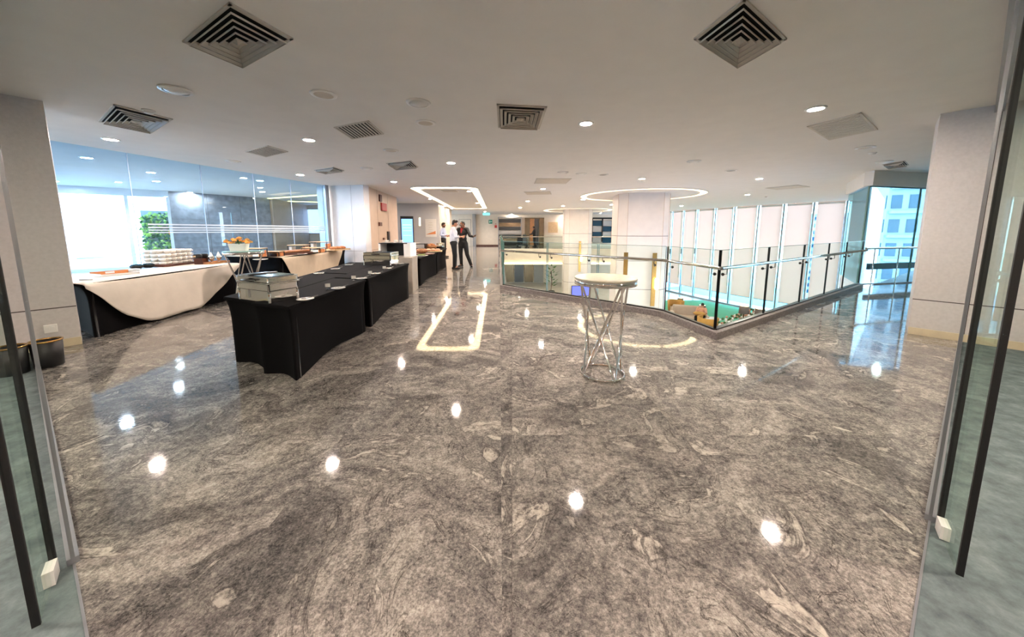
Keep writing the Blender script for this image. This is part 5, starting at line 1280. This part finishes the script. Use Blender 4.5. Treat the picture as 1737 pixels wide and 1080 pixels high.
# person with a trolley at the far gallery
pd = dep(906.5, 391, 29.0)
person('person in dark clothes pushing a luggage trolley on the far gallery', (pd.x, 29.0, 0), PI - .3, 1.05,
       pose(head=(.05, 0, 1.60), ell=(.16, .2, 1.12), wrl=(.38, .2, 1.05), hdl=(.9, 0, -.2), hsl=(0, 1, 0), elr=(.16, -.2, 1.12), wrr=(.38, -.2, 1.05), hdr=(.9, 0, -.2), hsr=(0, 1, 0), anl=(-.18, .1, .09), ftl=(-.05, .1, .042)),
       (.9, .3, -.2), 'skin_brown', None, 'suit_black', 'trouser', jacket=True, sleeve=.9, vox=.016)
t = thing('luggage_trolley', 'dark luggage trolley in front of the far gallery person', 'trolley', (pd.x - 1.05, 29.05, 0), 0)
obj('platform', B().box((0, 0, .18), (1.0, .6, .06)), 'dark_steel', t)
for x in (-.4, .4):
    for y in (-.22, .22): obj('wheel', B().lathe([(.07, -.02), (.08, 0), (.07, .02)], 12), 'metal_black', t).matrix_local = Matrix.Translation((x, y, .085)) @ Matrix.Rotation(PI / 2, 4, 'X')
obj('push_bar', B().tube([(.48, -.28, .2), (.5, -.28, 1.02), (.5, .28, 1.02), (.48, .28, .2)], .02, 8), 'steel', t)
for i, (x, z, w_, h_, m, lab) in enumerate(((-.2, .212, .45, .62, 'suit_black', 'big black suitcase on the luggage trolley'), (.2, .212, .32, .9, 'dark_steel', 'tall grey suitcase on the luggage trolley'))):
    c = thing('suitcase', lab, 'suitcase', (pd.x - 1.05 + x, 29.05, z)); obj('shell', B().box((0, 0, h_ / 2), (w_, .42, h_)), m, c, .03); obj('handle', B().tube([(-.08, 0, h_), (-.08, 0, h_ + .05), (.08, 0, h_ + .05), (.08, 0, h_)], .012, 6), 'metal_black', c)
# person lying back on the lounge sofa, pillow on the lap
Js = pose(head=(-.30, 0, 1.02), neck=(-.22, 0, .90), chest=(-.14, 0, .75), waist=(-.02, 0, .60), pelvis=(.08, 0, .54), shl=(-.2, .18, .86), shr=(-.2, -.18, .86), ell=(-.05, .24, .66), elr=(-.05, -.24, .66), wrl=(.17, .12, .74), wrr=(.17, -.12, .74), hdl=(.9, -.3, .1), hdr=(.9, .3, .1), hsl=(0, -.5, .9), hsr=(0, .5, .9),
          hipl=(.12, .1, .52), hipr=(.12, -.1, .52), knl=(.54, .12, .54), knr=(.54, -.12, .54), anl=(.62, .11, .12), anr=(.66, -.11, .12), ftl=(.74, .12, .05), ftr=(.78, -.12, .05))
sf = Vector((sx, sy)); Rs = -.35
ps = sf + Matrix.Rotation(Rs, 2) @ Vector((.55, -.05))
person('person with dark hair leaning back on the beige lounge sofa', (ps.x, ps.y, LOW), Rs - PI / 2 - .35, 1.0, Js, (.8, 0, -.5), 'skin_tan', None, 'food_pink', 'trouser', sleeve=.4, vox=.014)
q = ps + Matrix.Rotation(Rs - PI / 2 - .35, 2) @ Vector((.36, 0))
t = thing('cushion', 'mustard cushion on the lap of the person on the sofa', 'cushion', (q.x, q.y, LOW + .70), Rs - PI / 2); obj('cushion_body', B().ball((0, 0, 0), (.3, .3, .1), 16, 8), 'mustard', t); obj('piping', B().tube([(.3 * math.cos(k * PI / 12), .3 * math.sin(k * PI / 12), 0) for k in range(24)], .012, 6, True), 'food_brown', t)

# ------------------------------------------------------------------ outside
def tower(name, label, px, Y, w, d, z0, z1, m, nx, nz, rz=0, glass='tower_glass', ww=.6, wh=.55, bal=False):
    p = dep(px, 391, Y)
    t = thing(name, label, 'building', (p.x, Y, z0), rz)
    H = z1 - z0; obj('walls', B().box((0, 0, H / 2), (w, d, H)), m, t)
    b = B(); cw, chh = w / nx, H / nz
    for i in range(nx):
        for k in range(nz): b.box((-w / 2 + (i + .5) * cw, -d / 2 - .02, (k + .5) * chh), (cw * ww, .12, chh * wh))
    cw2 = d / max(2, int(nx * d / w)); 
    for sgn in (-1, 1):
        for i in range(max(2, int(nx * d / w))):
            for k in range(nz): b.box((sgn * (w / 2 + .02), -d / 2 + (i + .5) * cw2, (k + .5) * chh), (.12, cw2 * ww, chh * wh))
    o = obj('windows', b, glass, t); o['kind'] = 'stuff'
    if bal:
        b = B()
        for k in range(nz): b.box((0, -d / 2 - .35, k * chh + .2), (w * .96, .7, .35))
        o = obj('balcony_slabs', b, m, t); o['kind'] = 'stuff'
    obj('roof_cap', B().box((0, 0, H + .4), (w + .6, d + .6, .8)), m, t)
    return t
tower('tower_block', 'white apartment tower with blue windows filling the right window', 1545, 46, 9.5, 12, -45, 40, 'tower_white', 6, 28, -.5, bal=True)
tower('tower_block', 'slim grey-blue tower behind the right window corner', 1513, 58, 4.0, 5, -45, 60, 'tower_blue', 3, 34, -.6)
tower('tower_block', 'distant pale tower with narrow windows at the right window corner', 1488, 110, 12, 12, -50, 22, 'tower_white', 8, 24, -.6)
tower('tower_block', 'distant pale tower behind the last blinds', 1395, 150, 16, 16, -50, 8, 'tower_white', 8, 20, -.5)
tower('apartment_block', 'pale apartment block with black dot windows beyond the left window', 196, 95, 13, 12, -45, -6.5, 'tower_white', 9, 14, .8, 'metal_black', .3, .4)
tower('apartment_block', 'low pale block with tall blue windows beyond the left window', 150, 80, 16, 10, -45, -6.6, 'tower_white', 10, 12, .8)
tower('apartment_block', 'pale block with long dark slit windows left of the green wall', 226, 68, 7, 8, -45, -4.8, 'tower_white', 6, 10, .8)
tower('apartment_block', 'small blue house block beside the left pier', 112, 60, 7, 8, -45, -5.6, 'tower_blue', 4, 14, .9)
struct('ground', B().box((0, 120, -46), (700, 500, 1)), 'ground_city')
struct('terrace', B().prism([(12.7, 28.4), (14.0, 24.3), (15.1, 21.3), (16.4, 19.1), (18.3, 16.9), (26, 19), (22, 32)], LOW - .4, LOW - .02), 'terrace')
# planted green wall outside the left window
ga, gb = Vector((-14.75, 13.3)), Vector((-13.55, 14.1))
gd = (gb - ga).normalized(); gn = Vector((gd.y, -gd.x)); gn = gn if gn.dot(ga) < 0 else -gn
t = thing('green_wall', 'vertical garden panel of green and orange plants outside the left window', 'green wall', (ga.x, ga.y, 0))
L2 = (gb - ga).length
obj('panel', B().bar((0, 0), gb - ga, .1, -.6, 2.25), 'plastic_grey', t)
bs = [B(), B(), B()]
for i in range(900):
    u, z = random.uniform(0, L2), random.uniform(-.6, 2.15); o_ = gn * random.uniform(.06, .2); p = gd * u + o_
    k = 2 if (u > L2 * .55 and random.random() < .35) else (0 if random.random() < .5 else 1)
    c = Vector((p.x, p.y, z)); r_ = random.uniform(.05, .11); a = random.uniform(0, 2 * PI); e = Vector((gd.x * math.cos(a), gd.y * math.cos(a), math.sin(a))); f_ = Vector((-gd.x * math.sin(a), -gd.y * math.sin(a), math.cos(a))); nb = Vector((gn.x, gn.y, .3)) * .05
    bs[k].add([c - e * r_, c + f_ * r_ * .5 + nb, c + e * r_, c - f_ * r_ * .5 + nb], [(0, 1, 2, 3)])
for nm, bb, m in zip(('leaves', 'pale_leaves', 'orange_leaves'), bs, ('leaf_green', 'leaf_lime', 'flower_orange')): o = obj(nm, bb, m, t); o['kind'] = 'stuff'
